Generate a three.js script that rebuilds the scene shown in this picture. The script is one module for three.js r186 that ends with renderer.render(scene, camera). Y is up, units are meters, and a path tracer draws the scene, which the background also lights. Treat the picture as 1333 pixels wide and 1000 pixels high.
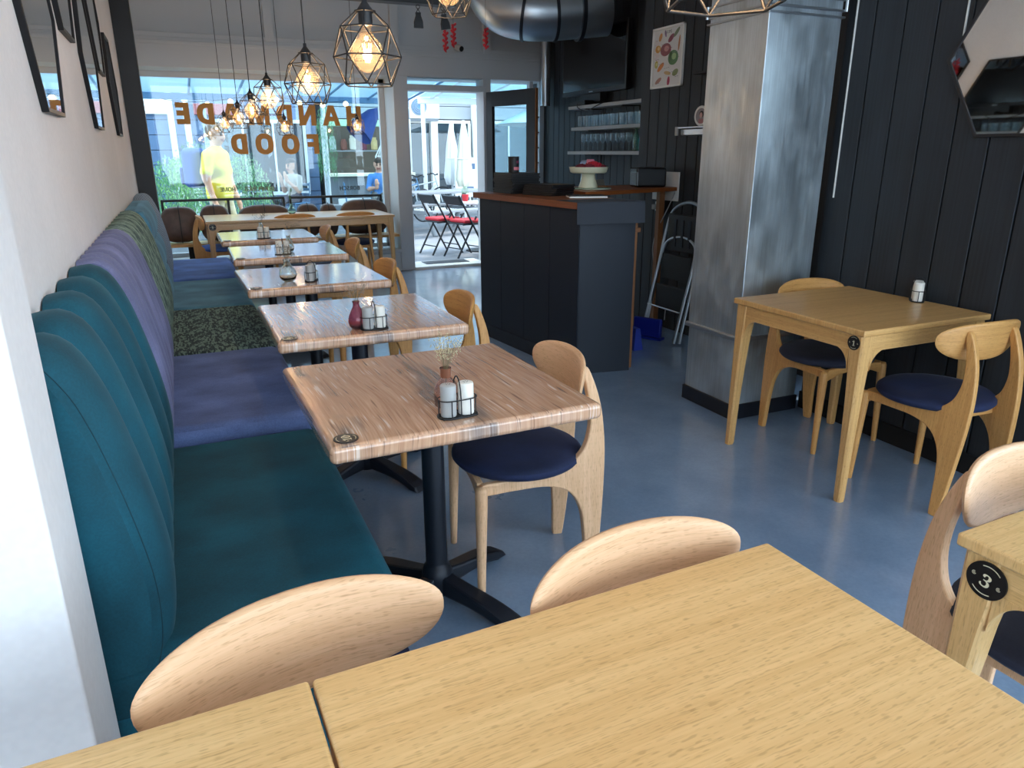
import * as THREE from 'three';
import { RoundedBoxGeometry } from 'three/addons/geometries/RoundedBoxGeometry.js';
import { TextGeometry } from 'three/addons/geometries/TextGeometry.js';
import { FontLoader } from 'three/addons/loaders/FontLoader.js';
import { MarchingCubes } from 'three/addons/objects/MarchingCubes.js';
import { mergeGeometries } from 'three/addons/utils/BufferGeometryUtils.js';

// ---------------------------------------------------------------- camera, sky, sun, exposure
const scene = new THREE.Scene();
const camera = new THREE.PerspectiveCamera(2 * Math.atan(500 / 939.28) * 180 / Math.PI, 1333 / 1000, 0.05, 200);
camera.rotation.order = 'YXZ';
camera.position.set(0, 1.44, 0);
camera.rotation.set(-0.31174, -0.41948, -0.00363);
scene.background = new THREE.Color(0.68, 0.85, 1.0);
scene.backgroundIntensity = 3.4;
const sun = new THREE.DirectionalLight(new THREE.Color(1.0, 0.93, 0.82), 2.0);
sun.position.set(16, 22, -9);
sun.target.position.set(2, 0, -14);
sun.castShadow = true; sun.shadow.radius = 2; sun.shadow.mapSize.set(2048, 2048);
Object.assign(sun.shadow.camera, { left: -16, right: 16, top: 16, bottom: -16, near: 1, far: 60 });
scene.add(sun, sun.target);
const renderer = new THREE.WebGLRenderer({ antialias: true });
renderer.toneMapping = THREE.LinearToneMapping;
renderer.toneMappingExposure = 1.95;
renderer.shadowMap.enabled = true;

// ---------------------------------------------------------------- helpers
let seed = 7;
const rnd = () => { seed = (seed * 1664525 + 1013904223) >>> 0; return seed / 4294967296; };
const rr = (a, b) => a + (b - a) * rnd();
const V3 = (x, y, z) => new THREE.Vector3(x, y, z);
const used = {};
function numbered(name) { const n = used[name] = (used[name] ?? -1) + 1; return n ? name + '_' + String(n).padStart(3, '0') : name; }
function tag(o, label, category, group, kind) {
  if (label) o.userData.label = label;
  if (category) o.userData.category = category;
  if (group) o.userData.group = group;
  if (kind) o.userData.kind = kind;
  return o;
}
function thing(name, label, category, pos = [0, 0, 0], turn = 0, group) {
  const o = new THREE.Group(); o.name = numbered(name); scene.add(o);
  o.position.set(...pos); o.rotation.y = turn; return tag(o, label, category, group);
}
function part(name, geo, mat, parent, pos) {
  const m = new THREE.Mesh(geo, mat); m.name = parent === scene ? numbered(name) : name;
  m.castShadow = m.receiveShadow = true; if (pos) m.position.set(...pos); parent.add(m); return m;
}
function struct(name, geo, mat, pos) { const m = part(name, geo, mat, scene, pos); m.name = name; m.userData.kind = 'structure'; return m; }
function copyOf(src, pos, turn, label) {
  const c = src.clone(); c.name = numbered(src.name.replace(/_\d{3}$/, '')); scene.add(c);
  c.userData = { ...src.userData }; if (label) c.userData.label = label;
  c.position.set(...pos); c.rotation.y = turn; return c;
}
const merge = (list) => mergeGeometries(list.map((g) => { const n = g.index ? g.toNonIndexed() : g.clone(); for (const k of Object.keys(n.attributes)) if (!['position', 'normal', 'uv'].includes(k)) n.deleteAttribute(k); n.morphAttributes = {}; return n; }));
// uv in metres, v along the grain axis (0 x, 1 y, 2 z); per triangle, so faces keep their own sheet
function uvm(geo, grain = 1, off = [0, 0]) {
  const g = geo.index ? geo.toNonIndexed() : geo; const p = g.attributes.position; const uv = new Float32Array(p.count * 2);
  const a = V3(), b = V3(), c = V3(), n = V3(), t = V3();
  for (let i = 0; i < p.count; i += 3) {
    a.fromBufferAttribute(p, i); b.fromBufferAttribute(p, i + 1); c.fromBufferAttribute(p, i + 2);
    n.copy(b).sub(a).cross(t.copy(c).sub(a)); const an = [Math.abs(n.x), Math.abs(n.y), Math.abs(n.z)];
    const ax = an[0] >= an[1] && an[0] >= an[2] ? 0 : an[1] >= an[2] ? 1 : 2;
    let vv, uu;
    if (ax !== grain) { vv = grain; uu = 3 - ax - grain; } else { vv = grain === 1 ? 2 : 1; uu = 3 - grain - vv; }
    for (let k = 0; k < 3; k++) { const q = [p.getX(i + k), p.getY(i + k), p.getZ(i + k)]; uv[(i + k) * 2] = q[uu] + off[0]; uv[(i + k) * 2 + 1] = q[vv] + off[1]; }
  }
  g.setAttribute('uv', new THREE.BufferAttribute(uv, 2)); return g;
}
function box(x0, x1, y0, y1, z0, z1, grain = 1) { const g = new THREE.BoxGeometry(x1 - x0, y1 - y0, z1 - z0); g.translate((x0 + x1) / 2, (y0 + y1) / 2, (z0 + z1) / 2); return uvm(g, grain); }
function rbox(w, h, d, r = 0.004, seg = 2, grain = 1) { return uvm(new RoundedBoxGeometry(w, h, d, seg, r), grain, [rnd() * 3, rnd() * 3]); }
function rb(x0, x1, y0, y1, z0, z1, r = 0.004, grain = 1, seg = 2) { const g = new RoundedBoxGeometry(x1 - x0, y1 - y0, z1 - z0, seg, r); g.translate((x0 + x1) / 2, (y0 + y1) / 2, (z0 + z1) / 2); return uvm(g, grain, [rnd() * 3, rnd() * 3]); }
function cyl(r0, r1, y0, y1, seg = 20, open = false) { const g = new THREE.CylinderGeometry(r1, r0, y1 - y0, seg, 1, open); g.translate(0, (y0 + y1) / 2, 0); return g; }
function rod(a, b, r, seg = 8, r2 = r) {
  const A = V3(...a), B = V3(...b), L = A.distanceTo(B); const g = new THREE.CylinderGeometry(r2, r, L, seg);
  g.translate(0, L / 2, 0); g.applyQuaternion(new THREE.Quaternion().setFromUnitVectors(V3(0, 1, 0), B.sub(A).normalize())); g.translate(...a); return g;
}
function tube(pts, r, seg = 24, rs = 8, closed = false) { return new THREE.TubeGeometry(new THREE.CatmullRomCurve3(pts.map((p) => V3(...p)), closed), seg, r, rs, closed); }
function lathe(pts, seg = 28) { return new THREE.LatheGeometry(pts.map((p) => new THREE.Vector2(p[0], p[1])), seg); }
function shapeOf(pts) { return new THREE.Shape(pts.map((p) => new THREE.Vector2(p[0], p[1]))); }
function extrude(shape, depth, bevel = 0.003, seg = 10) {
  return new THREE.ExtrudeGeometry(shape, { depth: depth - 2 * bevel, bevelEnabled: bevel > 0, bevelThickness: bevel, bevelSize: bevel, bevelOffset: -bevel, bevelSegments: 2, curveSegments: seg }).translate(0, 0, -depth / 2 + bevel);
}
function at(g, x, y, z, ry = 0, rx = 0, rz = 0) { const m = new THREE.Matrix4().makeRotationFromEuler(new THREE.Euler(rx, ry, rz, 'YXZ')); m.setPosition(x, y, z); g.applyMatrix4(m); return g; }

// ---------------------------------------------------------------- procedural textures
const hash = (x, y, s) => { let n = Math.imul(x, 374761393) ^ Math.imul(y, 668265263) ^ Math.imul(s, 1274126177); n = Math.imul(n ^ (n >>> 13), 1274126177); return ((n ^ (n >>> 16)) >>> 0) / 4294967296; };
function noise(u, v, px, py, s) { // value noise that repeats after px by py cells
  const x = u * px, y = v * py, xi = Math.floor(x), yi = Math.floor(y); let fx = x - xi, fy = y - yi;
  fx = fx * fx * (3 - 2 * fx); fy = fy * fy * (3 - 2 * fy); const w = (k, n) => ((k % n) + n) % n;
  const a = hash(w(xi, px), w(yi, py), s), b = hash(w(xi + 1, px), w(yi, py), s), c = hash(w(xi, px), w(yi + 1, py), s), d = hash(w(xi + 1, px), w(yi + 1, py), s);
  return a + (b - a) * fx + (c - a) * fy + (a - b - c + d) * fx * fy;
}
function fbm(u, v, px, py, s, o = 4) { let t = 0, a = 0.5, n = 0; for (let k = 0; k < o; k++) { t += a * noise(u, v, px << k, py << k, s + k * 17); n += a; a *= 0.5; } return t / n; }
function tex(w, h, mx, my, fn, srgb = true) {
  const d = new Uint8Array(w * h * 4);
  for (let j = 0; j < h; j++) for (let i = 0; i < w; i++) { const c = fn(i / w, j / h), k = (j * w + i) * 4; d[k] = Math.max(0, Math.min(255, c[0])); d[k + 1] = Math.max(0, Math.min(255, c[1])); d[k + 2] = Math.max(0, Math.min(255, c[2])); d[k + 3] = 255; }
  const t = new THREE.DataTexture(d, w, h); t.wrapS = t.wrapT = THREE.RepeatWrapping; t.magFilter = THREE.LinearFilter; t.minFilter = THREE.LinearMipmapLinearFilter; t.generateMipmaps = true;
  t.repeat.set(1 / mx, 1 / my); if (srgb) t.colorSpace = THREE.SRGBColorSpace; t.needsUpdate = true; return t;
}
const mix = (a, b, t) => a.map((x, i) => x + (b[i] - x) * t);
const sm = (a, b, x) => { const t = Math.max(0, Math.min(1, (x - a) / (b - a))); return t * t * (3 - 2 * t); };
function oakTex(light, dark, s, w = 1024, h = 1024) {
  return tex(w, h, 0.45, 0.9, (u, v) => {
    const warp = (fbm(u, v, 2, 1, s + 90, 3) - 0.5) * 0.06, uu = u + warp;
    const ring = noise(uu, v, 14, 1, s) * 0.5 + noise(uu, v, 46, 2, s + 3) * 0.5;
    const fine = noise(uu, v, 210, 9, s + 21), pore = noise(u + warp, v, 330, 64, s + 5), pore2 = noise(u + warp * 0.5, v, 300, 30, s + 8);
    const t = sm(0.2, 0.8, 0.5 * ring + 0.25 * fbm(u, v, 3, 2, s + 11, 3) + 0.25 * fine);
    const c = mix(light, dark, t * 0.7), k = sm(0.66, 0.92, pore) * 0.26 + sm(0.74, 0.95, pore2) * 0.15;
    return mix(c, [dark[0] * 0.70, dark[1] * 0.62, dark[2] * 0.52], k);
  });
}
const T = {};
T.oakTable = oakTex([233, 192, 132], [211, 164, 102], 11);
T.oakChair = oakTex([234, 190, 150], [212, 164, 120], 41);
T.oakTan = oakTex([218, 172, 110], [192, 142, 82], 71);
T.oakDark = oakTex([150, 98, 56], [118, 72, 38], 101, 512, 512);
T.laminate = tex(1024, 1024, 0.8, 0.8, (u, v) => {
  const warp = (fbm(u, v, 3, 2, 5, 3) - 0.5) * 0.05, uu = u + warp;
  const str = noise(uu, v, 120, 4, 1) * 0.5 + noise(uu, v, 300, 14, 2) * 0.5, broad = fbm(uu, v, 8, 1, 3, 3);
  let c = mix([226, 184, 150], [190, 140, 107], str);
  const grey = sm(0.40, 0.60, broad) * sm(0.32, 0.58, fbm(u, v, 5, 3, 31, 4));
  c = mix(c, mix([164, 142, 130], [92, 78, 72], str), grey * 0.9);
  const scr = sm(0.74, 0.90, noise(uu, v, 210, 8, 12)) * sm(0.38, 0.62, fbm(u, v, 6, 5, 55, 3)); c = mix(c, [246, 232, 220], scr * 0.65);
  const crack = sm(0.80, 0.95, noise(uu, v, 230, 6, 77)) * 0.55; return mix(c, [104, 78, 66], crack);
});
T.floor = tex(1024, 1024, 3.2, 3.2, (u, v) => {
  const n = fbm(u, v, 5, 5, 201, 6), m = fbm(u, v, 24, 24, 211, 3), s = noise(u, v, 420, 420, 221); const k = (n - 0.5) * 46 + (m - 0.5) * 18 + (s - 0.5) * 8;
  let c = [124 + k, 147 + k, 174 + k]; if (noise(u, v, 160, 160, 233) > 0.975) c = mix(c, [90, 96, 104], 0.18); return c;
});
T.floorRough = tex(512, 512, 3.2, 3.2, (u, v) => { const k = 100 + (fbm(u, v, 6, 6, 301, 5) - 0.5) * 90 + (noise(u, v, 200, 200, 305) - 0.5) * 16; return [k, k, k]; }, false);
T.metal = tex(512, 1024, 0.6, 1.2, (u, v) => { const k = 206 + (fbm(u, v, 6, 5, 401, 5) - 0.5) * 60 + (noise(u, v, 150, 6, 405) - 0.5) * 16; return [k * 0.95, k, k * 1.03]; });
T.metalRough = tex(512, 1024, 0.6, 1.2, (u, v) => { const k = 112 + (fbm(u, v, 10, 10, 411, 4) - 0.5) * 70 + (noise(u, v, 180, 8, 415) - 0.5) * 40; return [k, k, k]; }, false);
T.velvet = tex(512, 512, 0.7, 0.7, (u, v) => { const k = 205 + (fbm(u, v, 5, 4, 501, 5) - 0.5) * 100 + (noise(u, v, 230, 230, 505) - 0.5) * 22; return [k, k, k]; });
T.greenPat = tex(512, 512, 0.35, 0.35, (u, v) => { const n = fbm(u, v, 10, 40, 601, 3), m = fbm(u, v, 18, 60, 611, 2); const t = sm(0.42, 0.58, n * 0.6 + m * 0.4); return mix([34, 54, 58], [112, 138, 128], t); });
T.greenBack = tex(512, 512, 0.35, 0.35, (u, v) => { const n = fbm(u, v, 44, 8, 621, 3), m = fbm(u, v, 60, 14, 631, 2); const t = sm(0.40, 0.62, n * 0.55 + m * 0.45); return mix([58, 84, 82], [150, 176, 158], t); });
T.stripe = tex(256, 64, 0.08, 0.08, (u, v) => { const t = 0.5 + 0.5 * Math.sin(v * Math.PI * 2 * 8); return mix([64, 80, 100], [172, 190, 205], sm(0.4, 0.75, t)); });
T.plank = tex(256, 1024, 0.4, 1.6, (u, v) => { const k = 34 + (noise(u, v, 60, 3, 701) - 0.5) * 10 + (fbm(u, v, 6, 6, 705, 3) - 0.5) * 10; return [k * 0.92, k * 1.06, k * 1.22]; });
T.plaster = tex(512, 512, 1.6, 1.6, (u, v) => { const k = 232 + (fbm(u, v, 6, 6, 801, 5) - 0.5) * 12 + (noise(u, v, 160, 160, 805) - 0.5) * 5; return [k, k * 0.985, k * 0.98]; });
T.leather = tex(256, 256, 0.5, 0.5, (u, v) => { const k = (fbm(u, v, 7, 7, 821, 5) - 0.5) * 50; return [74 + k, 56 + k * 0.8, 50 + k * 0.7]; });
T.paving = tex(512, 512, 2, 2, (u, v) => { const k = 120 + (fbm(u, v, 7, 7, 841, 5) - 0.5) * 40 + (noise(u, v, 180, 180, 845) - 0.5) * 14; return [k, k * 1.02, k * 1.06]; });

const std = (o) => new THREE.MeshStandardMaterial(o), phy = (o) => new THREE.MeshPhysicalMaterial(o);
const velvet = (col, extra = {}) => phy({ color: col, map: T.velvet, roughness: 0.85, sheen: 0.6, sheenRoughness: 0.45, sheenColor: new THREE.Color(col).lerp(new THREE.Color('#ffffff'), 0.2), ...extra });
const M = {
  oakTable: phy({ map: T.oakTable, roughness: 0.42, clearcoat: 0.12, clearcoatRoughness: 0.35 }),
  oakChair: phy({ map: T.oakChair, roughness: 0.45 }),
  oakTan: phy({ map: T.oakTan, roughness: 0.36, clearcoat: 0.2, clearcoatRoughness: 0.25 }),
  oakChairTan: phy({ map: T.oakTan, color: '#fff3e4', roughness: 0.45 }),
  oakLong: phy({ map: T.oakTan, roughness: 0.35, clearcoat: 1, clearcoatRoughness: 0.34 }),
  oakDark: std({ map: T.oakDark, roughness: 0.5 }),
  laminate: phy({ map: T.laminate, roughness: 0.2, ior: 1.6, clearcoat: 1.0, clearcoatRoughness: 0.11 }),
  iron: std({ color: '#1d222c', roughness: 0.42, metalness: 0.3 }),
  black: std({ color: '#121317', roughness: 0.5 }),
  doorBlack: std({ color: '#0b0e15', roughness: 0.6 }), blackGloss: std({ color: '#0b0c10', roughness: 0.16 }),
  wire: std({ color: '#101114', roughness: 0.55 }),
  navy: velvet('#1c2a54'), navyDark: velvet('#2b3148'),
  teal: velvet('#0b6478'), tealLight: velvet('#6aa8c6'), blueSeat: velvet('#7890cc'), denim: velvet('#628fec'), purple: velvet('#9298c8'), piping: std({ color: '#141c3a', roughness: 0.9 }),
  greenSeat: phy({ map: T.greenPat, roughness: 0.85, sheen: 0.4 }), greenBack: phy({ map: T.greenBack, roughness: 0.85, sheen: 0.4 }), stripe: std({ map: T.stripe, roughness: 0.9 }),
  floor: phy({ map: T.floor, roughness: 1, roughnessMap: T.floorRough, clearcoat: 1.0, clearcoatRoughness: 0.13 }),
  plaster: std({ map: T.plaster, roughness: 0.85 }), ceiling: std({ color: '#eeeeea', roughness: 0.9 }),
  white: std({ color: '#b9bdc1', roughness: 0.6 }), whiteGloss: std({ color: '#e6e5df', roughness: 0.35 }),
  plank: std({ map: T.plank, roughness: 0.62 }), plankBack: std({ color: '#0a0b0e', roughness: 0.9 }),
  zinc: std({ map: T.metal, metalness: 0.92, roughness: 1, roughnessMap: T.metalRough }), zincPlain: std({ color: '#b9c0c6', metalness: 0.95, roughness: 0.34 }),
  mirror: std({ color: '#eef2f2', metalness: 1, roughness: 0.02 }),
  chrome: std({ color: '#c8ccd0', metalness: 1, roughness: 0.2 }),
  pane: phy({ color: '#eef8fb', transmission: 1, roughness: 0.02, thickness: 0, ior: 1.5 }),
  glass: phy({ color: '#f2fbfb', transmission: 1, roughness: 0.03, thickness: 0.003, ior: 1.45 }),
  gold: std({ color: '#a3742e', roughness: 0.55 }),
  counter: std({ color: '#111b29', roughness: 0.55 }), cloth: std({ color: '#4a5058', roughness: 0.95 }), counterTop: std({ map: T.oakDark, color: '#ffdcb8', roughness: 0.42 }),
  ceramic: std({ color: '#ece9df', roughness: 0.35 }), ceramicGrey: std({ color: '#acacaa', roughness: 0.4 }), cream: std({ color: '#e3e4c8', roughness: 0.4 }),
  leather: std({ map: T.leather, roughness: 0.45 }),
};
const font = await new FontLoader().loadAsync('fonts/droid/droid_sans_bold.typeface.json');
function canvasTex(w, h, draw) { const c = document.createElement('canvas'); c.width = w; c.height = h; draw(c.getContext('2d'), w, h); const t = new THREE.CanvasTexture(c); t.colorSpace = THREE.SRGBColorSpace; return t; }

// ---------------------------------------------------------------- room shell
struct('floor', box(-1.95, 4.75, -0.12, 0, -9.45, 3.6, 2), M.floor);
struct('ceiling', box(-1.95, 4.75, 3.2, 3.35, -9.6, 3.6, 2), M.ceiling);
struct('wall_left', box(-0.55, -0.335, 0, 3.2, -9.5, -1.42), M.plaster);
struct('wall_pilaster', rb(-1.95, -0.252, 0, 3.2, -1.42, -1.205, 0.006), M.plaster);
struct('wall_post', rb(-0.5, -0.185, 0, 3.2, -7.82, -7.6, 0.006), M.black);
{ // glazed corner behind the camera: tall shopfront windows on three sides, daylight fills the near end of the room
  const H = 3.12, glazed = (name, pts, along) => {
    const w = new THREE.Group(); w.name = name; w.userData.kind = 'structure'; scene.add(w);
    const [a, b, f0, f1] = pts; const B = (u0, u1, y0, y1) => along === 'x' ? box(u0, u1, y0, y1, f0, f1) : box(f0, f1, y0, y1, u0, u1);
    part('sill', B(a, b, 0, 0.06), M.white, w); part('head', B(a, b, H, 3.2), M.white, w);
    const n = Math.round((b - a) / 1.3); for (let k = 0; k <= n; k++) { const u = a + (b - a) * k / n; part('mullion', B(Math.max(a, u - 0.035), Math.min(b, u + 0.035), 0.06, H), M.white, w); }
  };
  glazed('wall_rear', [-1.9, 3.3, 3.5, 3.6], 'x'); struct('wall_left_near', box(-1.95, -1.8, 0, 3.2, -1.205, 3.5), M.plaster); glazed('wall_right_near', [-0.95, 3.5, 3.2, 3.3], 'z');
}
function plankWall(name, x, z0, z1, y0, y1, pitch, t = 0.014, solid = 0.3, variants = 3) {
  const w = new THREE.Group(); w.name = name; w.userData.kind = 'structure'; scene.add(w);
  part('backing', box(x + t, x + t + solid, 0, 3.2, z0, z1), M.plankBack, w);
  const n = Math.round((z1 - z0) / pitch), pw = (z1 - z0) / n; const g = [];
  for (let k = 0; k < variants; k++) { const q = new RoundedBoxGeometry(t * 1.9, y1 - y0, pw - 0.007, 1, 0.0035); q.translate(t * 0.95, (y0 + y1) / 2, 0); g.push(uvm(q, 1, [k * 0.37, k * 0.61])); }
  for (let i = 0; i < n; i++) part('plank', g[i % variants], M.plank, w, [x + (hash(i, 3, 5) - 0.5) * 0.002, 0, z0 + (i + 0.5) * pw]);
  return w;
}
plankWall('wall_right', 3.19, -2.985, -0.95, 0, 3.2, 0.17);
plankWall('wall_right_far', 3.65, -5.5, -2.985, 0, 3.2, 0.13, 0.014, 1.0);
plankWall('wall_bar', 4.5, -9.45, -5.5, 0, 3.2, 0.14, 0.014, 0.2);
for (const [z, y0, y1] of [[-2.925, 1.2, 2.2], [-2.335, 1.75, 2.3]]) { const m = part('worn_edge', rb(3.182, 3.19, y0, y1, z - 0.003, z + 0.003, 0.001), M.whiteGloss, scene.getObjectByName('wall_right')); tag(m, 'pale worn paint line on a plank edge'); }
struct('baseboard_right', rb(3.172, 3.19, 0, 0.1, -2.98, -0.95, 0.004), M.plankBack);
{ // galvanised column: sheets, band, skirting, clamp flanges
  const c = new THREE.Group(); c.name = 'column'; c.userData.kind = 'structure'; scene.add(c);
  part('lower_sheet', rb(2.672, 3.13, 0.0, 0.46, -3.4, -2.972, 0.004), M.zinc, c);
  part('upper_sheet', rb(2.668, 3.134, 0.46, 3.2, -3.404, -2.968, 0.004), M.zinc, c);
  part('band', rb(2.65, 3.15, 0.452, 0.478, -3.42, -2.95, 0.006), M.zincPlain, c);
  part('skirting', rb(2.66, 3.14, 0, 0.085, -3.41, -2.96, 0.004), M.iron, c);
  for (const y of [2.07, 2.10, 2.15]) part('flange', rb(2.655, 3.147, y - 0.005, y + 0.005, -3.417, -2.955, 0.003), M.zincPlain, c);
  for (const [x, z] of [[2.655, -3.415], [2.655, -2.955], [3.147, -2.955]]) { part('clamp', at(cyl(0.009, 0.009, -0.03, 0.03, 10), x, 2.125, z), M.chrome, c); }
}
{ // far shopfront: beam, upper panels, window bay with raised ledge, posts and door frame
  const F = -8.95, G = -9.43;
  struct('wall_beam', rb(-0.5, 4.62, 2.295, 2.585, -9.5, F, 0.005), M.white);
  struct('wall_beam_lip', rb(-0.5, 4.62, 2.515, 2.55, F - 0.002, F + 0.012, 0.004), M.white);
  struct('wall_upper', box(-0.5, 4.62, 2.585, 3.2, -9.5, F - 0.07), M.white);
  const up = [-0.4, 1.12, 2.52, 3.68, 4.5]; up.forEach((x, i) => struct('trim_' + (i + 1), rb(x - 0.05, x + 0.05, 2.585, 3.2, F - 0.07, F, 0.004), M.white));
  struct('trim_6', rb(-0.5, 4.62, 2.585, 2.63, F - 0.07, F - 0.01, 0.004), M.white);
  struct('wall_ledge', rb(-0.5, 2.47, 0, 0.265, -9.5, F - 0.02, 0.004), M.white);
  struct('trim_7', rb(-0.5, 2.5, 0.24, 0.275, F - 0.03, F + 0.02, 0.005), M.white);
  for (let k = 0; k < 4; k++) struct('trim_' + (8 + k), rb(-0.42 + k * 0.72, 0.22 + k * 0.72, 0.04, 0.215, F - 0.03, F - 0.012, 0.004), M.whiteGloss);
  struct('wall_post_door', rb(2.47, 2.645, 0, 2.295, -9.5, F, 0.006), M.white);
  struct('wall_post_left', box(-0.5, -0.3, 0, 2.3, -9.5, F), M.plaster);
  const w1 = struct('window_1', box(-0.3, 2.47, 0.275, 2.295, G - 0.004, G + 0.004), M.pane);
  part('window_frame', merge([box(-0.3, 2.47, 2.235, 2.295, G - 0.03, G + 0.04), box(-0.3, 2.47, 0.265, 0.315, G - 0.03, G + 0.04), box(2.405, 2.47, 0.27, 2.29, G - 0.03, G + 0.04), box(-0.3, -0.25, 0.27, 2.29, G - 0.03, G + 0.04)]), M.white, w1);
  // door frame and its transom light
  struct('trim_12', rb(2.645, 3.63, 2.145, 2.21, -9.2, F + 0.005, 0.004), M.white);
  struct('trim_13', rb(3.615, 3.715, 0, 2.295, -9.2, F + 0.004, 0.004), M.white);
  const w2 = struct('window_2', box(2.645, 3.62, 2.21, 2.295, -9.08, -9.074), M.pane);
  const w3 = struct('window_3', box(3.715, 4.5, 0.5, 2.295, -9.08, -9.074), M.pane);
  part('window_frame', merge([box(3.715, 4.5, 0.5, 0.55, -9.12, -9.03), box(4.29, 4.34, 0.5, 2.295, -9.12, -9.03), box(4.44, 4.5, 0.5, 2.295, -9.12, -9.03)]), M.white, w3);
  for (let k = 0; k < 7; k++) part('glazing_bar', box(4.34, 4.44, 0.72 + k * 0.19, 0.735 + k * 0.19, -9.1, -9.05), M.iron, w3);
  struct('wall_side_base', box(3.715, 4.55, 0, 0.5, -9.2, F), M.white);
  struct('trim_14', rb(2.645, 3.62, -0.02, 0.035, -9.42, F + 0.02, 0.006), M.whiteGloss);
  struct('trim_15', box(2.85, 3.45, 0.035, 0.041, -9.36, -9.12), M.iron);
}
{ // open glazed door leaf
  const d = new THREE.Group(); d.name = 'door_1'; d.userData.kind = 'structure'; scene.add(d);
  d.position.set(3.66, 0.01, -8.93); d.rotation.y = Math.atan2(0.83, 0.27) * 1; // local x runs along the leaf
  d.rotation.y = -Math.atan2(0.83, 0.27); const L = 0.88, H = 2.13;
  part('stile', rb(0, 0.115, 0, H, -0.022, 0.022, 0.004), M.doorBlack, d); part('stile', rb(L - 0.15, L, 0, H, -0.022, 0.022, 0.004), M.doorBlack, d);
  part('rail', rb(0.11, L - 0.14, H - 0.17, H, -0.021, 0.021, 0.004), M.doorBlack, d); part('rail', rb(0.11, L - 0.14, 0, 0.3, -0.021, 0.021, 0.004), M.doorBlack, d);
  part('edge_strip', rb(L, L + 0.012, 0, H, -0.02, 0.02, 0.002), M.oakDark, d);
  part('door_pane', box(0.11, L - 0.14, 0.29, H - 0.16, -0.004, 0.004), M.pane, d);
  part('handle', merge([rod([L - 0.07, 1.02, 0.02], [L - 0.07, 1.02, 0.065], 0.009), rod([L - 0.07, 1.02, 0.06], [L - 0.19, 1.02, 0.06], 0.009)]), M.chrome, d);
  part('handle', merge([rod([L - 0.07, 1.02, -0.02], [L - 0.07, 1.02, -0.065], 0.009), rod([L - 0.07, 1.02, -0.06], [L - 0.19, 1.02, -0.06], 0.009)]), M.chrome, d);
  part('lock_plate', rb(L - 0.10, L - 0.05, 1.12, 1.19, 0.02, 0.028, 0.002), M.whiteGloss, d);
}

// ---------------------------------------------------------------- banquette along the left wall
// profile of the padded back in (x, y): seat line up the front, over the top, down to the wall
const backProfile = (bx = 0) => {
  const c = new THREE.SplineCurve([[-0.150, 0.40], [-0.128, 0.47], [-0.118, 0.60], [-0.135, 0.75], [-0.170, 0.92], [-0.200, 1.02], [-0.235, 1.085], [-0.280, 1.112], [-0.333, 1.105]].map((p) => new THREE.Vector2(p[0] + bx, p[1])));
  return c.getSpacedPoints(30);
};
function sweptBack(prof, z0, z1, puff, steps = 14) { // z0 > z1: from the near end to the far end
  const n = prof.length, pos = [], nor = [], uv = [], idx = []; const rows = steps + 1; let run = [0];
  for (let i = 1; i < n; i++) run.push(run[i - 1] + prof[i].distanceTo(prof[i - 1]));
  for (let j = 0; j < rows; j++) {
    const t = j / steps, e = 2 * t - 1, o = -puff * Math.pow(Math.abs(e), 3.2) - puff * 0.35 * e * e, z = z0 + (z1 - z0) * t;
    for (let i = 0; i < n; i++) {
      const a = prof[Math.max(0, i - 1)], b = prof[Math.min(n - 1, i + 1)]; const tx = b.x - a.x, ty = b.y - a.y, l = Math.hypot(tx, ty); const nx = ty / l, ny = -tx / l;
      pos.push(prof[i].x + nx * o, prof[i].y + ny * o, z); uv.push(z, run[i]);
    }
  }
  for (let j = 0; j < steps; j++) for (let i = 0; i < n - 1; i++) { const a = j * n + i, b = a + 1, c = a + n, d = c + 1; idx.push(a, c, b, b, c, d); }
  for (const [row, flip] of [[0, false], [steps, true]]) { // end faces down to the back corner
    const base = pos.length / 3; for (let i = 0; i < n; i++) { const k = (row * n + i) * 3; pos.push(pos[k], pos[k + 1], pos[k + 2]); uv.push(pos[k], pos[k + 1]); }
    pos.push(-0.333, 0.40, pos[row * n * 3 + 2]); uv.push(-0.333, 0.40); const c = base + n;
    for (let i = 0; i < n - 1; i++) flip ? idx.push(c, base + i, base + i + 1) : idx.push(c, base + i + 1, base + i);
  }
  const g = new THREE.BufferGeometry(); g.setAttribute('position', new THREE.Float32BufferAttribute(pos, 3)); g.setAttribute('uv', new THREE.Float32BufferAttribute(uv, 2)); g.setIndex(idx); g.computeVertexNormals();
  // orient outwards (+x on the front)
  const q = g.attributes.normal; let s = 0; for (let i = 0; i < n * rows; i++) s += q.getX(i); if (s < 0) { const a = g.index.array; for (let i = 0; i < a.length; i += 3) { const t = a[i]; a[i] = a[i + 1]; a[i + 1] = t; } g.computeVertexNormals(); }
  return g;
}
function rollProfile(y0, y1, lean0, lean1, puff) { const p = []; for (let i = 0; i <= 18; i++) { const a = -Math.PI / 2 + Math.PI * i / 18; const t = (Math.sin(a) + 1) / 2; p.push(new THREE.Vector2(lean0 + (lean1 - lean0) * t + puff * Math.pow(Math.cos(a), 0.7), y0 + (y1 - y0) * t)); } return p; }
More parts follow.
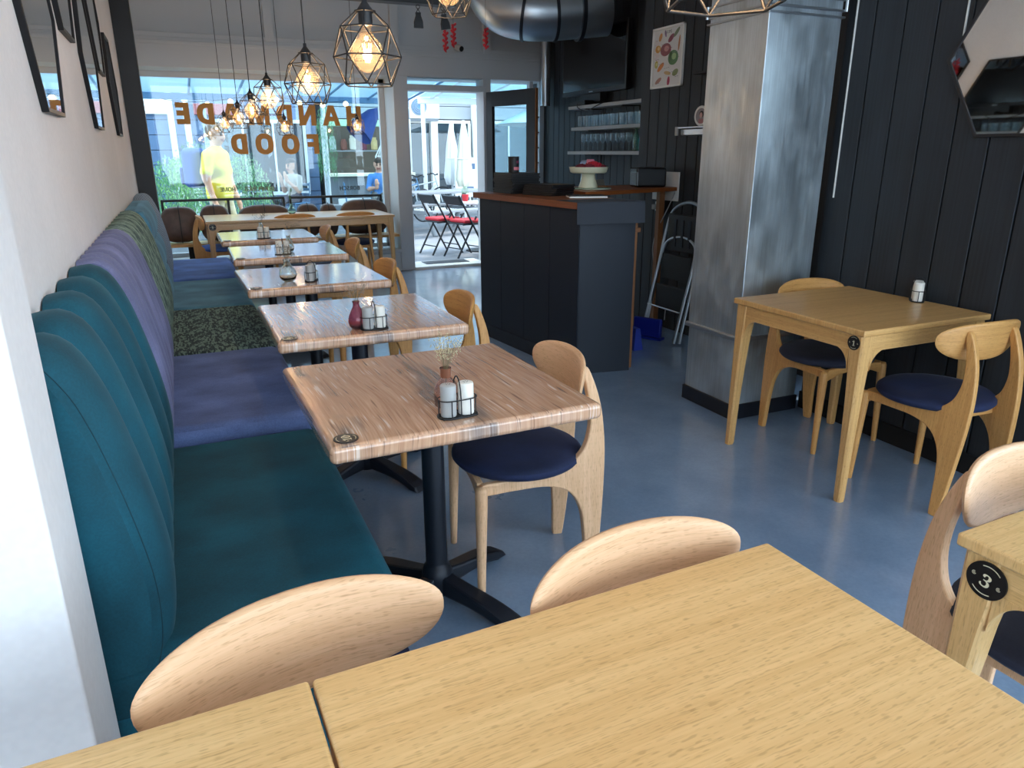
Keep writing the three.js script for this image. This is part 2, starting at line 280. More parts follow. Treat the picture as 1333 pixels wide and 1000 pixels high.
function banquette(z0, z1, label, seatMat, baseMat, build, lift = 0.018) {
  const t = thing('banquette_module', label, 'banquette', [0, 0, 0], 0, 'banquette modules along the white wall');
  const L = z0 - z1;
  part('base', rb(-0.333, 0.30, 0.0, 0.31, z1 + 0.004, z0 - 0.004, 0.012), baseMat, t);
  const g = new RoundedBoxGeometry(0.70, 0.17, L - 0.006, 5, 0.05); const p = g.attributes.position;
  for (let i = 0; i < p.count; i++) { const x = p.getX(i), y = p.getY(i), z = p.getZ(i); if (y > 0) p.setY(i, y + 0.012 * Math.cos(Math.PI * x / 0.72) * Math.cos(Math.PI * z / (L * 1.02))); }
  g.computeVertexNormals(); g.translate(0.027, 0.377 + lift, (z0 + z1) / 2);
  part('seat_cushion', uvm(g, 0, [z0 * 0.3, 0]), seatMat, t);
  part('piping', rb(-0.20, 0.372, 0.292 + lift, 0.304 + lift, z1 + 0.003, z0 - 0.003, 0.005), M.piping, t);
  build(t); return t;
}
const Zs = [-1.45, -2.69, -3.83, -5.06, -6.24, -7.56];
banquette(Zs[0], Zs[1], 'deep teal velvet banquette module with wide channelled back beside white pilaster', M.teal, M.teal, (t) => {
  const n = 5, w = (Zs[0] - Zs[1]) / n; for (let k = 0; k < n; k++) part('back_channel', sweptBack(backProfile(k ? 0 : 0.004), Zs[0] - k * w, Zs[0] - (k + 1) * w, 0.034), M.teal, t);
  part('seam', tube(backProfile(0.012).filter((_, i) => i % 3 === 0).map((q) => [Math.max(-0.325, q.x - 0.036), q.y - 0.008, Zs[0] + 0.001]), 0.0011, 40, 5), std({ color: '#07343f', roughness: 0.9 }), t);
}, -0.02);
banquette(Zs[1], Zs[2], 'indigo seat banquette module with lavender ribbed back', M.blueSeat, M.blueSeat, (t) => {
  const n = 9, w = (Zs[1] - Zs[2]) / n; for (let k = 0; k < n; k++) part('back_channel', sweptBack(backProfile(), Zs[1] - k * w, Zs[1] - (k + 1) * w, 0.008, 8), M.purple, t);
}, 0.028);
banquette(Zs[2], Zs[3], 'mottled black and green patterned banquette module with streaked sage back', M.greenSeat, M.greenSeat, (t) => {
  const n = 7, w = (Zs[2] - Zs[3]) / n; for (let k = 0; k < n; k++) part('back_channel', sweptBack(backProfile(), Zs[2] - k * w, Zs[2] - (k + 1) * w, 0.006, 8), M.greenBack, t);
});
banquette(Zs[3], Zs[4], 'dusty teal banquette module with back of three horizontal rolls', M.tealLight, M.tealLight, (t) => {
  for (const [y0, y1, a, b] of [[0.42, 0.665, -0.185, -0.20], [0.655, 0.895, -0.20, -0.225], [0.885, 1.115, -0.225, -0.26]]) part('back_roll', sweptBack(rollProfile(y0, y1, a, b, 0.075), Zs[3], Zs[4], 0.012, 10), M.tealLight, t);
  part('back_board', rb(-0.333, -0.21, 0.4, 1.10, Zs[4] + 0.01, Zs[3] - 0.01, 0.02), M.tealLight, t);
});
banquette(Zs[4], Zs[5], 'cornflower blue banquette module with pinstriped grey back at the window end', M.denim, M.denim, (t) => {
  part('back_pad', sweptBack(backProfile(), Zs[4], Zs[5], 0.02, 14), M.stripe, t);
});

// ---------------------------------------------------------------- oak dining chair
function smoothShape(anchor) { // [x, y, sharp?] polygon, smoothed with a closed spline
  const pts = new THREE.CatmullRomCurve3(anchor.map((p) => V3(p[0], p[1], 0)), true, 'centripetal').getPoints(anchor.length * 5);
  return shapeOf(pts.map((p) => [p.x, p.y]));
}
const sideBoard = (() => {
  const s = smoothShape([[-0.226, 0.0], [-0.228, 0.004], [-0.248, 0.20], [-0.262, 0.40], [-0.262, 0.52], [-0.247, 0.64], [-0.214, 0.74], [-0.196, 0.770], [-0.186, 0.770], [-0.182, 0.755], [-0.196, 0.69], [-0.207, 0.61], [-0.204, 0.55], [-0.182, 0.49], [-0.13, 0.447], [-0.02, 0.430], [0.10, 0.428], [0.185, 0.428], [0.187, 0.425], [0.187, 0.394], [0.185, 0.391], [0.08, 0.388], [-0.05, 0.378], [-0.125, 0.345], [-0.166, 0.28], [-0.182, 0.18], [-0.190, 0.004], [-0.192, 0.0]]);
  const g = extrude(s, 0.026, 0.005); g.rotateY(-Math.PI / 2); return uvm(g, 1, [0.1, 0.2]); // shape x becomes local z
})();
function backrestGeo() {
  const N = 56, R = 9, T2 = 0.0105, pos = [], idx = [];
  const out = (a) => { const c = Math.cos(a), s = Math.sin(a); return [0.232 * Math.sign(c) * Math.pow(Math.abs(c), 0.82), s > 0 ? 0.066 * Math.pow(s, 0.86) : -0.098 * Math.pow(-s, 0.95)]; };
  for (const sgn of [1, -1]) for (let r = 0; r <= R; r++) { const q = 1 - Math.pow(1 - r / R, 1.8); const hh = T2 * Math.pow(Math.max(0, 1 - Math.pow(q, 14)), 0.5); for (let k = 0; k < N; k++) { const [x, y] = out(k / N * Math.PI * 2); const X = x * q, Y = y * q; pos.push(X, Y, sgn * hh + 1.05 * X * X - 0.17 * Y); } }
  const S = (R + 1) * N; for (let f = 0; f < 2; f++) for (let r = 0; r < R; r++) for (let k = 0; k < N; k++) { const a = f * S + r * N + k, b = f * S + r * N + (k + 1) % N, c = a + N, d = b + N; f === 0 ? idx.push(a, c, b, b, c, d) : idx.push(a, b, c, b, d, c); }
  const g = new THREE.BufferGeometry(); g.setAttribute('position', new THREE.Float32BufferAttribute(pos, 3)); g.setIndex(idx); g.computeVertexNormals(); return uvm(g, 0, [0.3, 0.1]);
}
function seatGeo() { // round upholstered pad, slightly wider at the front
  const g = lathe([[0, 0], [0.195, 0], [0.218, 0.006], [0.228, 0.018], [0.226, 0.032], [0.212, 0.044], [0.17, 0.052], [0.09, 0.057], [0.001, 0.058]], 44); const p = g.attributes.position;
  for (let i = 0; i < p.count; i++) { const x = p.getX(i), z = p.getZ(i); p.setX(i, x * (1 + 0.10 * z)); p.setY(i, p.getY(i) - 0.05 * Math.max(0, 0.12 - Math.abs(z)) * (p.getY(i) > 0.05 ? 1 : 0)); }
  g.computeVertexNormals(); return uvm(g, 2, [0.2, 0.5]);
}
const chairGeo = { back: backrestGeo(), seat: seatGeo(),
  fleg: (() => { const g = lathe([[0.0, 0], [0.0115, 0], [0.0125, 0.004], [0.0165, 0.2], [0.0205, 0.37], [0.0205, 0.41], [0.016, 0.424], [0, 0.425]], 16); return uvm(g, 1); })(),
  frail: uvm(extrude(smoothShape([[-0.178, 0.375], [-0.178, 0.425], [-0.173, 0.428], [0.173, 0.428], [0.178, 0.425], [0.178, 0.375], [0.165, 0.378], [0.10, 0.398], [0, 0.403], [-0.10, 0.398], [-0.165, 0.378]]), 0.022, 0.003), 0),
  brail: rb(-0.15, 0.15, 0.392, 0.424, -0.16, -0.136, 0.003, 0), slat: rb(-0.03, 0.03, 0.404, 0.424, -0.14, 0.19, 0.003, 2) };
function makeChair(wood, fabric, label) {
  const c = thing('dining_chair', label, 'chair', [0, 0, 0], 0, 'oak dining chairs');
  for (const s of [-1, 1]) { const b = part('rear_leg', sideBoard, wood, c, [s * 0.19, 0, 0]); b.rotation.set(0, s * 0.12, s * 0.06); }
  for (const s of [-1, 1]) { const l = part('front_leg', chairGeo.fleg, wood, c, [s * 0.197, 0, 0.2]); l.rotation.z = s * 0.03; l.rotation.x = -0.02; l.position.x = s * 0.21; }
  part('front_rail', chairGeo.frail, wood, c, [0, 0, 0.19]); part('back_rail', chairGeo.brail, wood, c); part('seat_brace', chairGeo.slat, wood, c);
  part('seat', chairGeo.seat, fabric, c, [0, 0.425, 0.01]);
  part('backrest', chairGeo.back, wood, c, [0, 0.738, -0.183]); return c;
}
const chairSpots = [ // x, z, turn, wood, fabric, label
  [0.105, -0.815, 0.17, 'oakChair', 'navy', 'pale oak chair whose back rises behind the jointed foreground tables by teal banquette'],
  [0.665, -0.775, 0.10, 'oakChair', 'navy', 'pale oak chair pushed under the wide foreground table near the iron pedestal'],
  [1.64, -0.73, 0.04, 'oakChair', 'navyDark', 'pale oak chair with slate seat tucked under table numbered three'],
  [2.93, -2.62, 0, 'oakChairTan', 'navyDark', 'oak chair with charcoal seat between metal column and table numbered one'],
  [2.86, -1.935, Math.PI - 0.05, 'oakChairTan', 'navy', 'oak chair with royal navy seat, back turned, at table numbered one'],
  [0.972, -2.116, -Math.PI / 2 - 0.12, 'oakChair', 'navy', 'oak chair with navy seat at driftwood table numbered ten'],
  [1.01, -3.21, -Math.PI / 2 - 0.08, 'oakChairTan', 'navy', 'oak chair at driftwood table holding the pink vase'],
  [0.975, -4.45, -Math.PI / 2, 'oakChairTan', 'navy', 'oak chair at driftwood table holding the round clear vase'],
  [1.035, -5.70, -Math.PI / 2 - 0.05, 'oakChairTan', 'navy', 'oak chair at fourth driftwood table from the white pilaster'],
  [1.035, -6.88, -Math.PI / 2 - 0.05, 'oakChairTan', 'navy', 'oak chair at the driftwood table next to long window table'],
  [1.13, -8.50, Math.PI, 'oakChairTan', 'navy', 'oak chair at middle of long window table, back to the room'],
  [1.80, -8.50, Math.PI, 'oakChairTan', 'navy', 'oak chair at the door end of long window table, back to the room'],
  [0.33, -8.60, Math.PI / 2, 'oakChairTan', 'denim', 'oak chair with bright blue seat at banquette end of long window table'],
];
for (const [x, z, a, w, f, label] of chairSpots) { const c = makeChair(M[w], M[f], label); c.position.set(x, 0, z); c.rotation.y = a; }

// ---------------------------------------------------------------- tables
function loft(rings) { // rings of [x, y, z] points, capped
  const n = rings[0].length, pos = [], idx = []; rings.forEach((r) => r.forEach((p) => pos.push(...p)));
  for (let j = 0; j < rings.length - 1; j++) for (let i = 0; i < n; i++) { const a = j * n + i, b = j * n + (i + 1) % n; idx.push(a, a + n, b, b, a + n, b + n); }
  for (const [row, f] of [[0, 1], [rings.length - 1, 0]]) for (let i = 1; i < n - 1; i++) { const o = row * n; f ? idx.push(o, o + i, o + i + 1) : idx.push(o, o + i + 1, o + i); }
  const g = new THREE.BufferGeometry(); g.setAttribute('position', new THREE.Float32BufferAttribute(pos, 3)); g.setIndex(idx); const q = g.toNonIndexed(); q.computeVertexNormals(); return q;
}
function tableLeg(top = 0.07, foot = 0.038, H = 0.733, flare = 0.10) { // outer corner at the origin, leg grows towards +x +z
  const ring = (y, w) => { const c = 0.008; const p = [[c, 0], [w - c, 0], [w, c], [w, w - c], [w - c, w], [c, w], [0, w - c], [0, c]]; return p.map(([x, z]) => [x, y, z]); };
  const rings = []; for (const [y, w] of [[0, foot - 0.004], [0.01, foot], [0.25, foot + 0.006], [0.45, foot + 0.014], [0.58, foot + 0.022], [0.64, top - 0.004], [H, top]]) rings.push(ring(y, w));
  return uvm(loft(rings), 1);
}
function gusset(r = 0.075, t = 0.026) { const s = new THREE.Shape(); s.moveTo(0, 0); s.lineTo(r, 0); s.quadraticCurveTo(r * 0.12, -r * 0.12, 0, -r * 1.15); s.closePath(); return extrude(s, t, 0.002, 12); }
const G = { leg: tableLeg(), gus: uvm(gusset(), 1) };
function woodTable(label, W, D, mat, pos, turn, grain = 0, over = 0) { // over: how far the top runs past the far legs
  const t = thing('oak_table', label, 'table', pos, turn, 'oak tables');
  const x = W / 2, z = D / 2;
  part('tabletop', rb(-x, x, 0.733, 0.76, -z - over, z, 0.006, grain, 3), mat, t);
  const e = 0.012, a = 0.062;
  for (const [sx, sz] of [[-1, -1], [1, -1], [1, 1], [-1, 1]]) { const l = part('leg', G.leg, mat, t, [sx * (x - e), 0, sz * (z - e)]); l.scale.set(-sx, 1, -sz); }
  for (const s of [-1, 1]) {
    part('apron', rb(-x + e + a, x - e - a, 0.664, 0.732, s * (z - e - 0.016) - 0.012, s * (z - e - 0.016) + 0.012, 0.003, 0), mat, t);
    part('apron', rb(s * (x - e - 0.016) - 0.012, s * (x - e - 0.016) + 0.012, 0.664, 0.732, -z + e + a, z - e - a, 0.003, 2), mat, t);
    for (const k of [-1, 1]) {
      const g1 = part('leg_bracket', G.gus, mat, t, [k * (x - e - 0.064), 0.668, s * (z - e - 0.016)]); g1.scale.x = -k;
      const g2 = part('leg_bracket', G.gus, mat, t, [s * (x - e - 0.016), 0.668, k * (z - e - 0.064)]); g2.rotation.y = k > 0 ? Math.PI / 2 : -Math.PI / 2;
    }
  }
  return t;
}
function discTex(s, turn = 0) {
  return canvasTex(256, 256, (c) => {
    c.fillStyle = '#0b0c10'; c.fillRect(0, 0, 256, 256); c.translate(128, 128); c.rotate(turn); c.strokeStyle = '#d9d2b4'; c.lineWidth = 7;
    for (const a of [-Math.PI / 2, Math.PI / 2]) { c.beginPath(); c.arc(0, 0, 100, a - 0.62, a + 0.62); c.stroke(); }
    c.lineWidth = 4; for (const k of [-1, 1]) { c.beginPath(); c.arc(k * 84, 0, 12, 0, 5); c.stroke(); c.beginPath(); c.arc(k * 84, 0, 5, 0, 6.28); c.stroke(); }
    c.fillStyle = '#e2dcbd'; c.font = 'bold 128px serif'; c.textAlign = 'center'; c.textBaseline = 'middle'; c.fillText(s, 0, 6);
  });
}
const discGeo = new THREE.CylinderGeometry(0.031, 0.031, 0.003, 36);
function disc(parent, n, pos, rot, turn = 0, r = 1) { const m = part('number_disc', discGeo, [M.black, std({ map: discTex(n, turn), roughness: 0.4 }), M.black], parent, pos); m.rotation.set(...rot); m.scale.setScalar(r); tag(m, 'black disc with gold number ' + n); return m; }
woodTable('wide pale oak table in the foreground, jointed to another on one side', 0.82, 0.80, M.oakTable, [0.502, 0, -0.463], 0.03, 0);
woodTable('pale oak table end butted against the wide foreground table by white pilaster', 0.80, 0.80, M.oakTable, [-0.312, 0, -0.440], 0.03, 0);
{ const t = woodTable('pale oak table with a black disc numbered three on its leg', 0.80, 0.80, M.oakTable, [1.662, 0, -0.37], 0.035, 0); disc(t, '3', [-0.3895, 0.688, -0.338], [Math.PI / 2, 0, Math.PI / 2], -Math.PI / 2 + 0.25, 1.18); }
{ const t = woodTable('honey oak table with a black disc numbered one by black plank wall', 0.765, 0.765, M.oakTan, [2.782, 0, -2.345], 0.0, 0); disc(t, '1', [-0.372, 0.70, 0.33], [Math.PI / 2, 0, Math.PI / 2], -Math.PI / 2, 0.95); }
{ const t = woodTable('long oak table standing by the shop window', 2.0, 0.66, M.oakLong, [1.215, 0, -8.555], 0.0, 0, 0.24); disc(t, '9', [-0.94, 0.70, 0.32], [Math.PI / 2, 0, 0], -Math.PI / 2, 1.15); part('top_joint', rb(-0.0015, 0.0015, 0.7325, 0.7604, -0.568, 0.328, 0.0005), M.oakDark, t); }

const armGeo = (() => { const s = new THREE.Shape(); s.moveTo(0, 0.115); s.lineTo(0.045, 0.10); s.bezierCurveTo(0.12, 0.075, 0.25, 0.07, 0.335, 0.022); s.lineTo(0.35, 0.0); s.lineTo(0.30, 0.0); s.bezierCurveTo(0.22, 0.035, 0.10, 0.03, 0.045, 0.03); s.lineTo(0, 0.03); s.closePath(); const g = extrude(s, 0.062, 0.010, 10); const p = g.attributes.position; for (let i = 0; i < p.count; i++) p.setZ(i, p.getZ(i) * (0.75 + 0.55 * p.getX(i) / 0.35)); g.computeVertexNormals(); return g; })();
const lamTop = rb(-0.385, 0.385, 0.712, 0.76, -0.385, 0.385, 0.016, 2, 4);
const lamSpots = [[0.63, -2.035, '10', 'driftwood laminate table numbered ten beside the deep teal banquette', 0.02], [0.651, -3.135, '9', 'driftwood laminate table with pink vase beside the indigo seat', 0.0], [0.637, -4.33, '8', 'driftwood laminate table with round clear vase beside the green patterned seat', 0.02], [0.662, -5.53, '7', 'driftwood laminate table beside the dusty teal banquette seat', -0.01], [0.645, -6.68, '6', 'driftwood laminate table beside the cornflower blue banquette seat', 0.0]];
for (const [x, z, n, label, turn] of lamSpots) {
  const t = thing('pedestal_table', label, 'table', [x, 0, z], turn, 'driftwood pedestal tables');
  part('tabletop', lamTop, M.laminate, t); part('pole', cyl(0.036, 0.036, 0.06, 0.70, 24), M.iron, t); part('hub', lathe([[0, 0.03], [0.052, 0.03], [0.052, 0.10], [0.044, 0.125], [0.037, 0.13], [0.036, 0.14]], 24), M.iron, t);
  part('mount_plate', rb(-0.17, 0.17, 0.694, 0.711, -0.17, 0.17, 0.004), M.iron, t);
  for (let k = 0; k < 4; k++) { const a = part('foot_arm', armGeo, M.iron, t); a.rotation.y = -1.05 + k * Math.PI / 2; }
  disc(t, n, [-0.335, 0.7605, 0.335], [0, 0, 0], -Math.PI);
}

// ---------------------------------------------------------------- things on the tables
function makeCaddy() {
  const g = []; const el = (y, a, b, r) => { const p = []; for (let k = 0; k < 24; k++) { const t = k / 24 * Math.PI * 2, c = Math.cos(t), s = Math.sin(t); p.push([a * Math.sign(c) * Math.pow(Math.abs(c), 0.6), y, b * Math.sign(s) * Math.pow(Math.abs(s), 0.8)]); } return tube(p, r, 48, 6, true); };
  g.push(el(0.003, 0.054, 0.029, 0.003), el(0.052, 0.054, 0.029, 0.0018));
  for (const [x, z] of [[-0.027, 0.029], [0.027, 0.029], [-0.027, -0.029], [0.027, -0.029], [-0.054, 0], [0.054, 0], [0, 0.0285], [0, -0.0285]]) g.push(rod([x, 0.003, z], [x, 0.052, z], 0.0016, 6));
  g.push(rb(-0.05, 0.05, 0.001, 0.004, -0.025, 0.025, 0.001));
  return { rack: merge(g), handle: tube([[0, 0.052, 0.028], [0, 0.098, 0.018], [0, 0.112, 0], [0, 0.098, -0.018], [0, 0.052, -0.028]], 0.0018, 24, 6) };
}
const caddyG = makeCaddy(), shakerG = lathe([[0, 0], [0.0205, 0], [0.0215, 0.002], [0.0215, 0.083], [0.020, 0.087], [0.012, 0.0885], [0, 0.0888]], 28);
const holesG = merge([0, 1, 2, 3, 4].map((k) => at(cyl(0.0011, 0.0011, 0.0885, 0.0893, 6), 0.006 * Math.cos(k * 1.257), 0, 0.006 * Math.sin(k * 1.257))));
function caddy(x, z, turn, where, matA = M.ceramicGrey, matB = M.ceramic) {
  const c = thing('wire_caddy', 'black wire caddy with arched handle on ' + where, 'caddy', [x, 0.7602, z], turn, 'shaker caddies'); part('rack', caddyG.rack, M.wire, c); part('handle', caddyG.handle, M.wire, c);
  for (const [s, m, n] of [[-1, matA, 'grey'], [1, matB, 'white']]) { const p = V3(s * 0.0255, 0, 0).applyAxisAngle(V3(0, 1, 0), turn); const k = thing('shaker', (m === M.ceramicGrey ? 'grey' : 'white') + ' ceramic shaker ' + (s < 0 ? 'with pepper ' : 'with salt ') + 'holes in the wire caddy on ' + where, 'shaker', [x + p.x, 0.7645, z + p.z], turn, 'salt and pepper shakers'); part('shaker_body', shakerG, m, k); part('shaker_holes', holesG, M.black, k); }
}
caddy(0.612, -1.735, 0.06, 'driftwood table numbered ten'); caddy(0.652, -2.825, 0.10, 'the pink vase table');
caddy(0.612, -4.10, 1.15, 'the round clear vase table', M.ceramicGrey, M.ceramicGrey); caddy(0.615, -5.31, 0.05, 'the fourth driftwood table', M.ceramic, M.ceramic); caddy(0.60, -6.40, 0.05, 'driftwood table by cornflower seat', M.ceramic, M.ceramic);
caddy(3.125, -2.30, 0.75, 'honey oak table numbered one', M.ceramic, M.ceramic);
function vase(x, z, prof, mat, label, neckMat) {
  const v = thing('bud_vase', label, 'vase', [x, 0.7602, z], 0, 'bud vases'); const wall = prof.map(([r, y]) => [r, y]); const inner = prof.slice().reverse().filter(([r, y]) => y > 0.003 && r > 0).map(([r, y]) => [Math.max(0.002, r - 0.0022), y]); inner.push([0, 0.005]);
  part('vase_body', lathe([...wall, ...inner], 32), mat, v); if (neckMat) part('neck_band', lathe([[0.0145, prof.at(-1)[1] - 0.026], [0.0152, prof.at(-1)[1] - 0.024], [0.0152, prof.at(-1)[1] - 0.004], [0.018, prof.at(-1)[1]], [0.0165, prof.at(-1)[1] + 0.001]], 24), neckMat, v); return v;
}
function sprig(x, y, z, n, spread, height, label, col) {
  const t = thing('dried_sprig', label, 'flowers', [x, y, z], 0, 'dried sprigs in vases'); const st = [], bl = [];
  for (let k = 0; k < n; k++) {
    const a = rr(0, 6.28), s = spread * Math.sqrt(rnd()), hgt = height * rr(0.65, 1), ex = Math.cos(a) * s, ez = Math.sin(a) * s; st.push(tube([[0, -0.045, 0], [ex * 0.12, 0.0, ez * 0.12], [ex * 0.5, hgt * 0.55, ez * 0.5], [ex, hgt, ez]], 0.0005, 8, 3));
    for (let j = 0; j < 14; j++) { const q = rr(0.45, 1.05), b = new THREE.OctahedronGeometry(rr(0.0013, 0.0026), 0); b.translate(ex * q + rr(-0.012, 0.012), hgt * q + rr(-0.012, 0.012), ez * q + rr(-0.012, 0.012)); bl.push(b); }
  }
  part('stems', merge(st), std({ color: '#7d7355', roughness: 0.9 }), t); const b = part('blossoms', merge(bl), std({ color: col, roughness: 0.9 }), t); b.userData.kind = 'stuff';
}
const pinkGlass = phy({ color: '#e7a3b4', transmission: 0.92, roughness: 0.05, thickness: 0.004, attenuationColor: new THREE.Color('#b04a62'), attenuationDistance: 0.012, ior: 1.45 });
const blush = phy({ color: '#f6dcd4', transmission: 0.95, roughness: 0.04, thickness: 0.003, ior: 1.45 }), copper = std({ color: '#9a6750', roughness: 0.3, metalness: 0.6 });
const bottle = [[0, 0], [0.030, 0], [0.034, 0.004], [0.034, 0.045], [0.032, 0.058], [0.024, 0.072], [0.015, 0.082], [0.0135, 0.09], [0.0135, 0.105], [0.0165, 0.110]];
const bulb = [[0, 0], [0.022, 0], [0.032, 0.012], [0.036, 0.03], [0.032, 0.052], [0.020, 0.078], [0.0135, 0.092], [0.0125, 0.102], [0.016, 0.112]];
const globe = [[0, 0], [0.024, 0], [0.042, 0.018], [0.048, 0.04], [0.042, 0.064], [0.026, 0.084], [0.018, 0.095], [0.017, 0.108], [0.022, 0.122]];
vase(0.612, -1.825, bottle, blush, 'blush glass bottle vase with copper neck on driftwood table ten', copper); sprig(0.612, 0.865, -1.825, 20, 0.055, 0.095, 'dried gypsophila in the copper necked vase', '#cdbd95');
vase(0.592, -2.86, bulb, pinkGlass, 'rose pink glass bulb vase on driftwood table'); sprig(0.592, 0.87, -2.86, 20, 0.06, 0.085, 'dried gypsophila in the rose pink vase', '#b59c84');
vase(0.493, -4.135, globe, M.glass, 'round clear glass vase on third driftwood table'); sprig(0.493, 0.875, -4.135, 12, 0.05, 0.11, 'dried stems in the round clear vase', '#7b6c52');
vase(0.675, -5.44, bulb, M.glass, 'clear glass bud vase behind shakers on fourth driftwood table'); sprig(0.675, 0.87, -5.44, 14, 0.10, 0.10, 'spreading dried sprig on fourth driftwood table', '#5d5a52');
vase(0.60, -6.58, bulb, M.glass, 'clear bud vase on the driftwood table beside cornflower seat'); sprig(0.60, 0.87, -6.58, 10, 0.07, 0.09, 'small dried sprig on the driftwood table beside cornflower seat', '#4d4a44');
vase(1.16, -8.80, globe, phy({ color: '#cfeee6', transmission: 0.95, roughness: 0.05, thickness: 0.003, ior: 1.45 }), 'pale green glass vase on the long window table');
{ const t = thing('green_stem', 'single green stem in the pale green vase on window table', 'flower', [1.16, 0.79, -8.80]); part('stem', tube([[0, 0, 0], [0.006, 0.1, 0.004], [-0.004, 0.24, 0]], 0.002, 12, 5), std({ color: '#4c6b52', roughness: 0.8 }), t); for (let k = 0; k < 3; k++) part('leaf', at(new THREE.SphereGeometry(0.02, 8, 6).scale(0.5, 1.2, 0.2), 0.01 * (k - 1), 0.16 + k * 0.04, 0.004, k * 1.3), std({ color: '#567d5c', roughness: 0.7 }), t); }

// ---------------------------------------------------------------- pendant lamps
const cageG = (() => {
  const R = 0.0925, ring = (r, y, off) => [...Array(6)].map((_, k) => { const a = (k + off) * Math.PI / 3; return [r * Math.cos(a), y, r * Math.sin(a)]; });
  const a = ring(0.026, 0.114, 0), b = ring(R * 0.80, 0.072, 0), c = ring(R, 0, 0.5), d = ring(R * 0.76, -0.072, 0), g = [], w = 0.0021;
  for (let k = 0; k < 6; k++) { const n = (k + 1) % 6; g.push(rod(a[k], b[k], w, 6), rod(b[k], b[n], w, 6), rod(b[k], c[k], w, 6), rod(b[n], c[k], w, 6), rod(c[k], c[n], w, 6), rod(c[k], d[k], w, 6), rod(c[k], d[n], w, 6), rod(d[k], d[n], w, 6)); }
  return merge(g);
})();
const globeG = lathe([[0.0001, -0.041], [0.017, -0.0375], [0.033, -0.027], [0.043, -0.012], [0.0465, 0.005], [0.043, 0.023], [0.033, 0.040], [0.021, 0.052], [0.015, 0.062], [0.0135, 0.078]], 28);
const socketG = merge([lathe([[0, 0.150], [0.006, 0.150], [0.007, 0.138], [0.014, 0.128], [0.0215, 0.118], [0.024, 0.112], [0.019, 0.110], [0.019, 0.086], [0.0175, 0.076], [0, 0.076]], 22), lathe([[0.019, 0.116], [0.029, 0.1155], [0.029, 0.1125], [0.019, 0.112]], 22)]);
const filG = (() => { const g = []; for (let k = 0; k < 6; k++) { const a = k * Math.PI / 3; g.push(rod([0.006 * Math.cos(a), -0.014, 0.006 * Math.sin(a)], [0.012 * Math.cos(a + 0.5), 0.034, 0.012 * Math.sin(a + 0.5)], 0.0011, 5)); } return merge(g); })();
const bulbGlass = phy({ color: '#fff2e0', transmission: 0.97, roughness: 0.02, thickness: 0, ior: 1.45, emissive: '#ff9a50', emissiveIntensity: 0.06 }), filMat = std({ color: '#ffcf9a', emissive: '#ffb266', emissiveIntensity: 16 });
function pendant(x, y, z, label, turn, power = 0.16, s = 1) {
  const p = thing('pendant_lamp', label, 'lamp', [x, y, z], turn, 'wire cage pendant lamps'); p.scale.setScalar(s);
  part('cord', cyl(0.0028, 0.0028, 0.145, (3.2 - y) / s, 8), M.black, p); part('ceiling_cup', cyl(0.045, 0.04, (3.2 - y) / s - 0.03, (3.2 - y) / s, 20), M.black, p); part('socket', socketG, M.black, p); part('cage', cageG, M.wire, p);
  const b = part('bulb', globeG, bulbGlass, p); part('filament', filG, filMat, b);
  const l = new THREE.PointLight(new THREE.Color(1, 0.66, 0.36), power, 0, 2); l.position.set(0, 0.008, 0); l.castShadow = true; l.shadow.radius = 0.7; p.add(l); return p;
}
[[0.525, 1.690, -2.15, 'over driftwood table ten'], [0.53, 1.70, -3.19, 'over the pink vase table'], [0.535, 1.717, -4.58, 'over the round clear vase table'], [0.53, 1.703, -5.55, 'over the fourth driftwood table'], [0.535, 1.704, -6.75, 'over the driftwood table beside cornflower seat'], [0.537, 1.715, -8.6, 'over the banquette end of long window table'], [1.145, 1.69, -8.6, 'over the middle of long window table'], [1.934, 1.705, -8.6, 'over the door end of long window table']]
  .forEach(([x, y, z, w], i) => pendant(x, y, z, 'black wire cage pendant lamp with clear bulb ' + w, 0.2 + i * 0.37));
pendant(0.626, 1.678, -0.775, 'black wire cage pendant lamp hanging over the wide foreground table', 0.1);
pendant(1.10, 2.045, -3.08, 'black wire cage pendant lamp hung high over the aisle', 0.0, 0.16, 1.05);

// ---------------------------------------------------------------- hexagonal mirrors
function hexMirror(x, y, z, s, label, faceX) {
  const m = thing('hexagon_mirror', label, 'mirror', [x, y, z], faceX > 0 ? Math.PI / 2 : -Math.PI / 2, 'hexagon mirrors');
  const hex = (r) => [...Array(6)].map((_, k) => [r * Math.cos(k * Math.PI / 3), r * Math.sin(k * Math.PI / 3)]);
  const sh = shapeOf(hex(s)); sh.holes.push(new THREE.Path(hex(s - 0.016).map((p) => new THREE.Vector2(...p))));
  part('frame', at(extrude(sh, 0.02, 0.002), 0, 0, 0.01), M.black, m); const g = new THREE.ExtrudeGeometry(shapeOf(hex(s - 0.012)), { depth: 0.006, bevelEnabled: false }); g.translate(0, 0, 0.009); part('mirror_glass', g, M.mirror, m); return m;
}
hexMirror(-0.335, 1.875, -2.80, 0.37, 'black framed hexagon mirror on white wall nearest the pilaster', 1); hexMirror(-0.335, 2.20, -3.60, 0.37, 'raised black framed hexagon mirror above the lavender banquette back', 1);
hexMirror(-0.335, 1.875, -4.42, 0.37, 'black framed hexagon mirror above the sage banquette back', 1); hexMirror(-0.335, 2.20, -5.16, 0.37, 'raised black framed hexagon mirror above the three roll back', 1);
hexMirror(-0.335, 1.875, -6.05, 0.37, 'black framed hexagon mirror on white wall nearest the black post', 1);
hexMirror(3.19, 1.813, -2.012, 0.372, 'large hexagon mirror on the black plank wall above table one', -1);

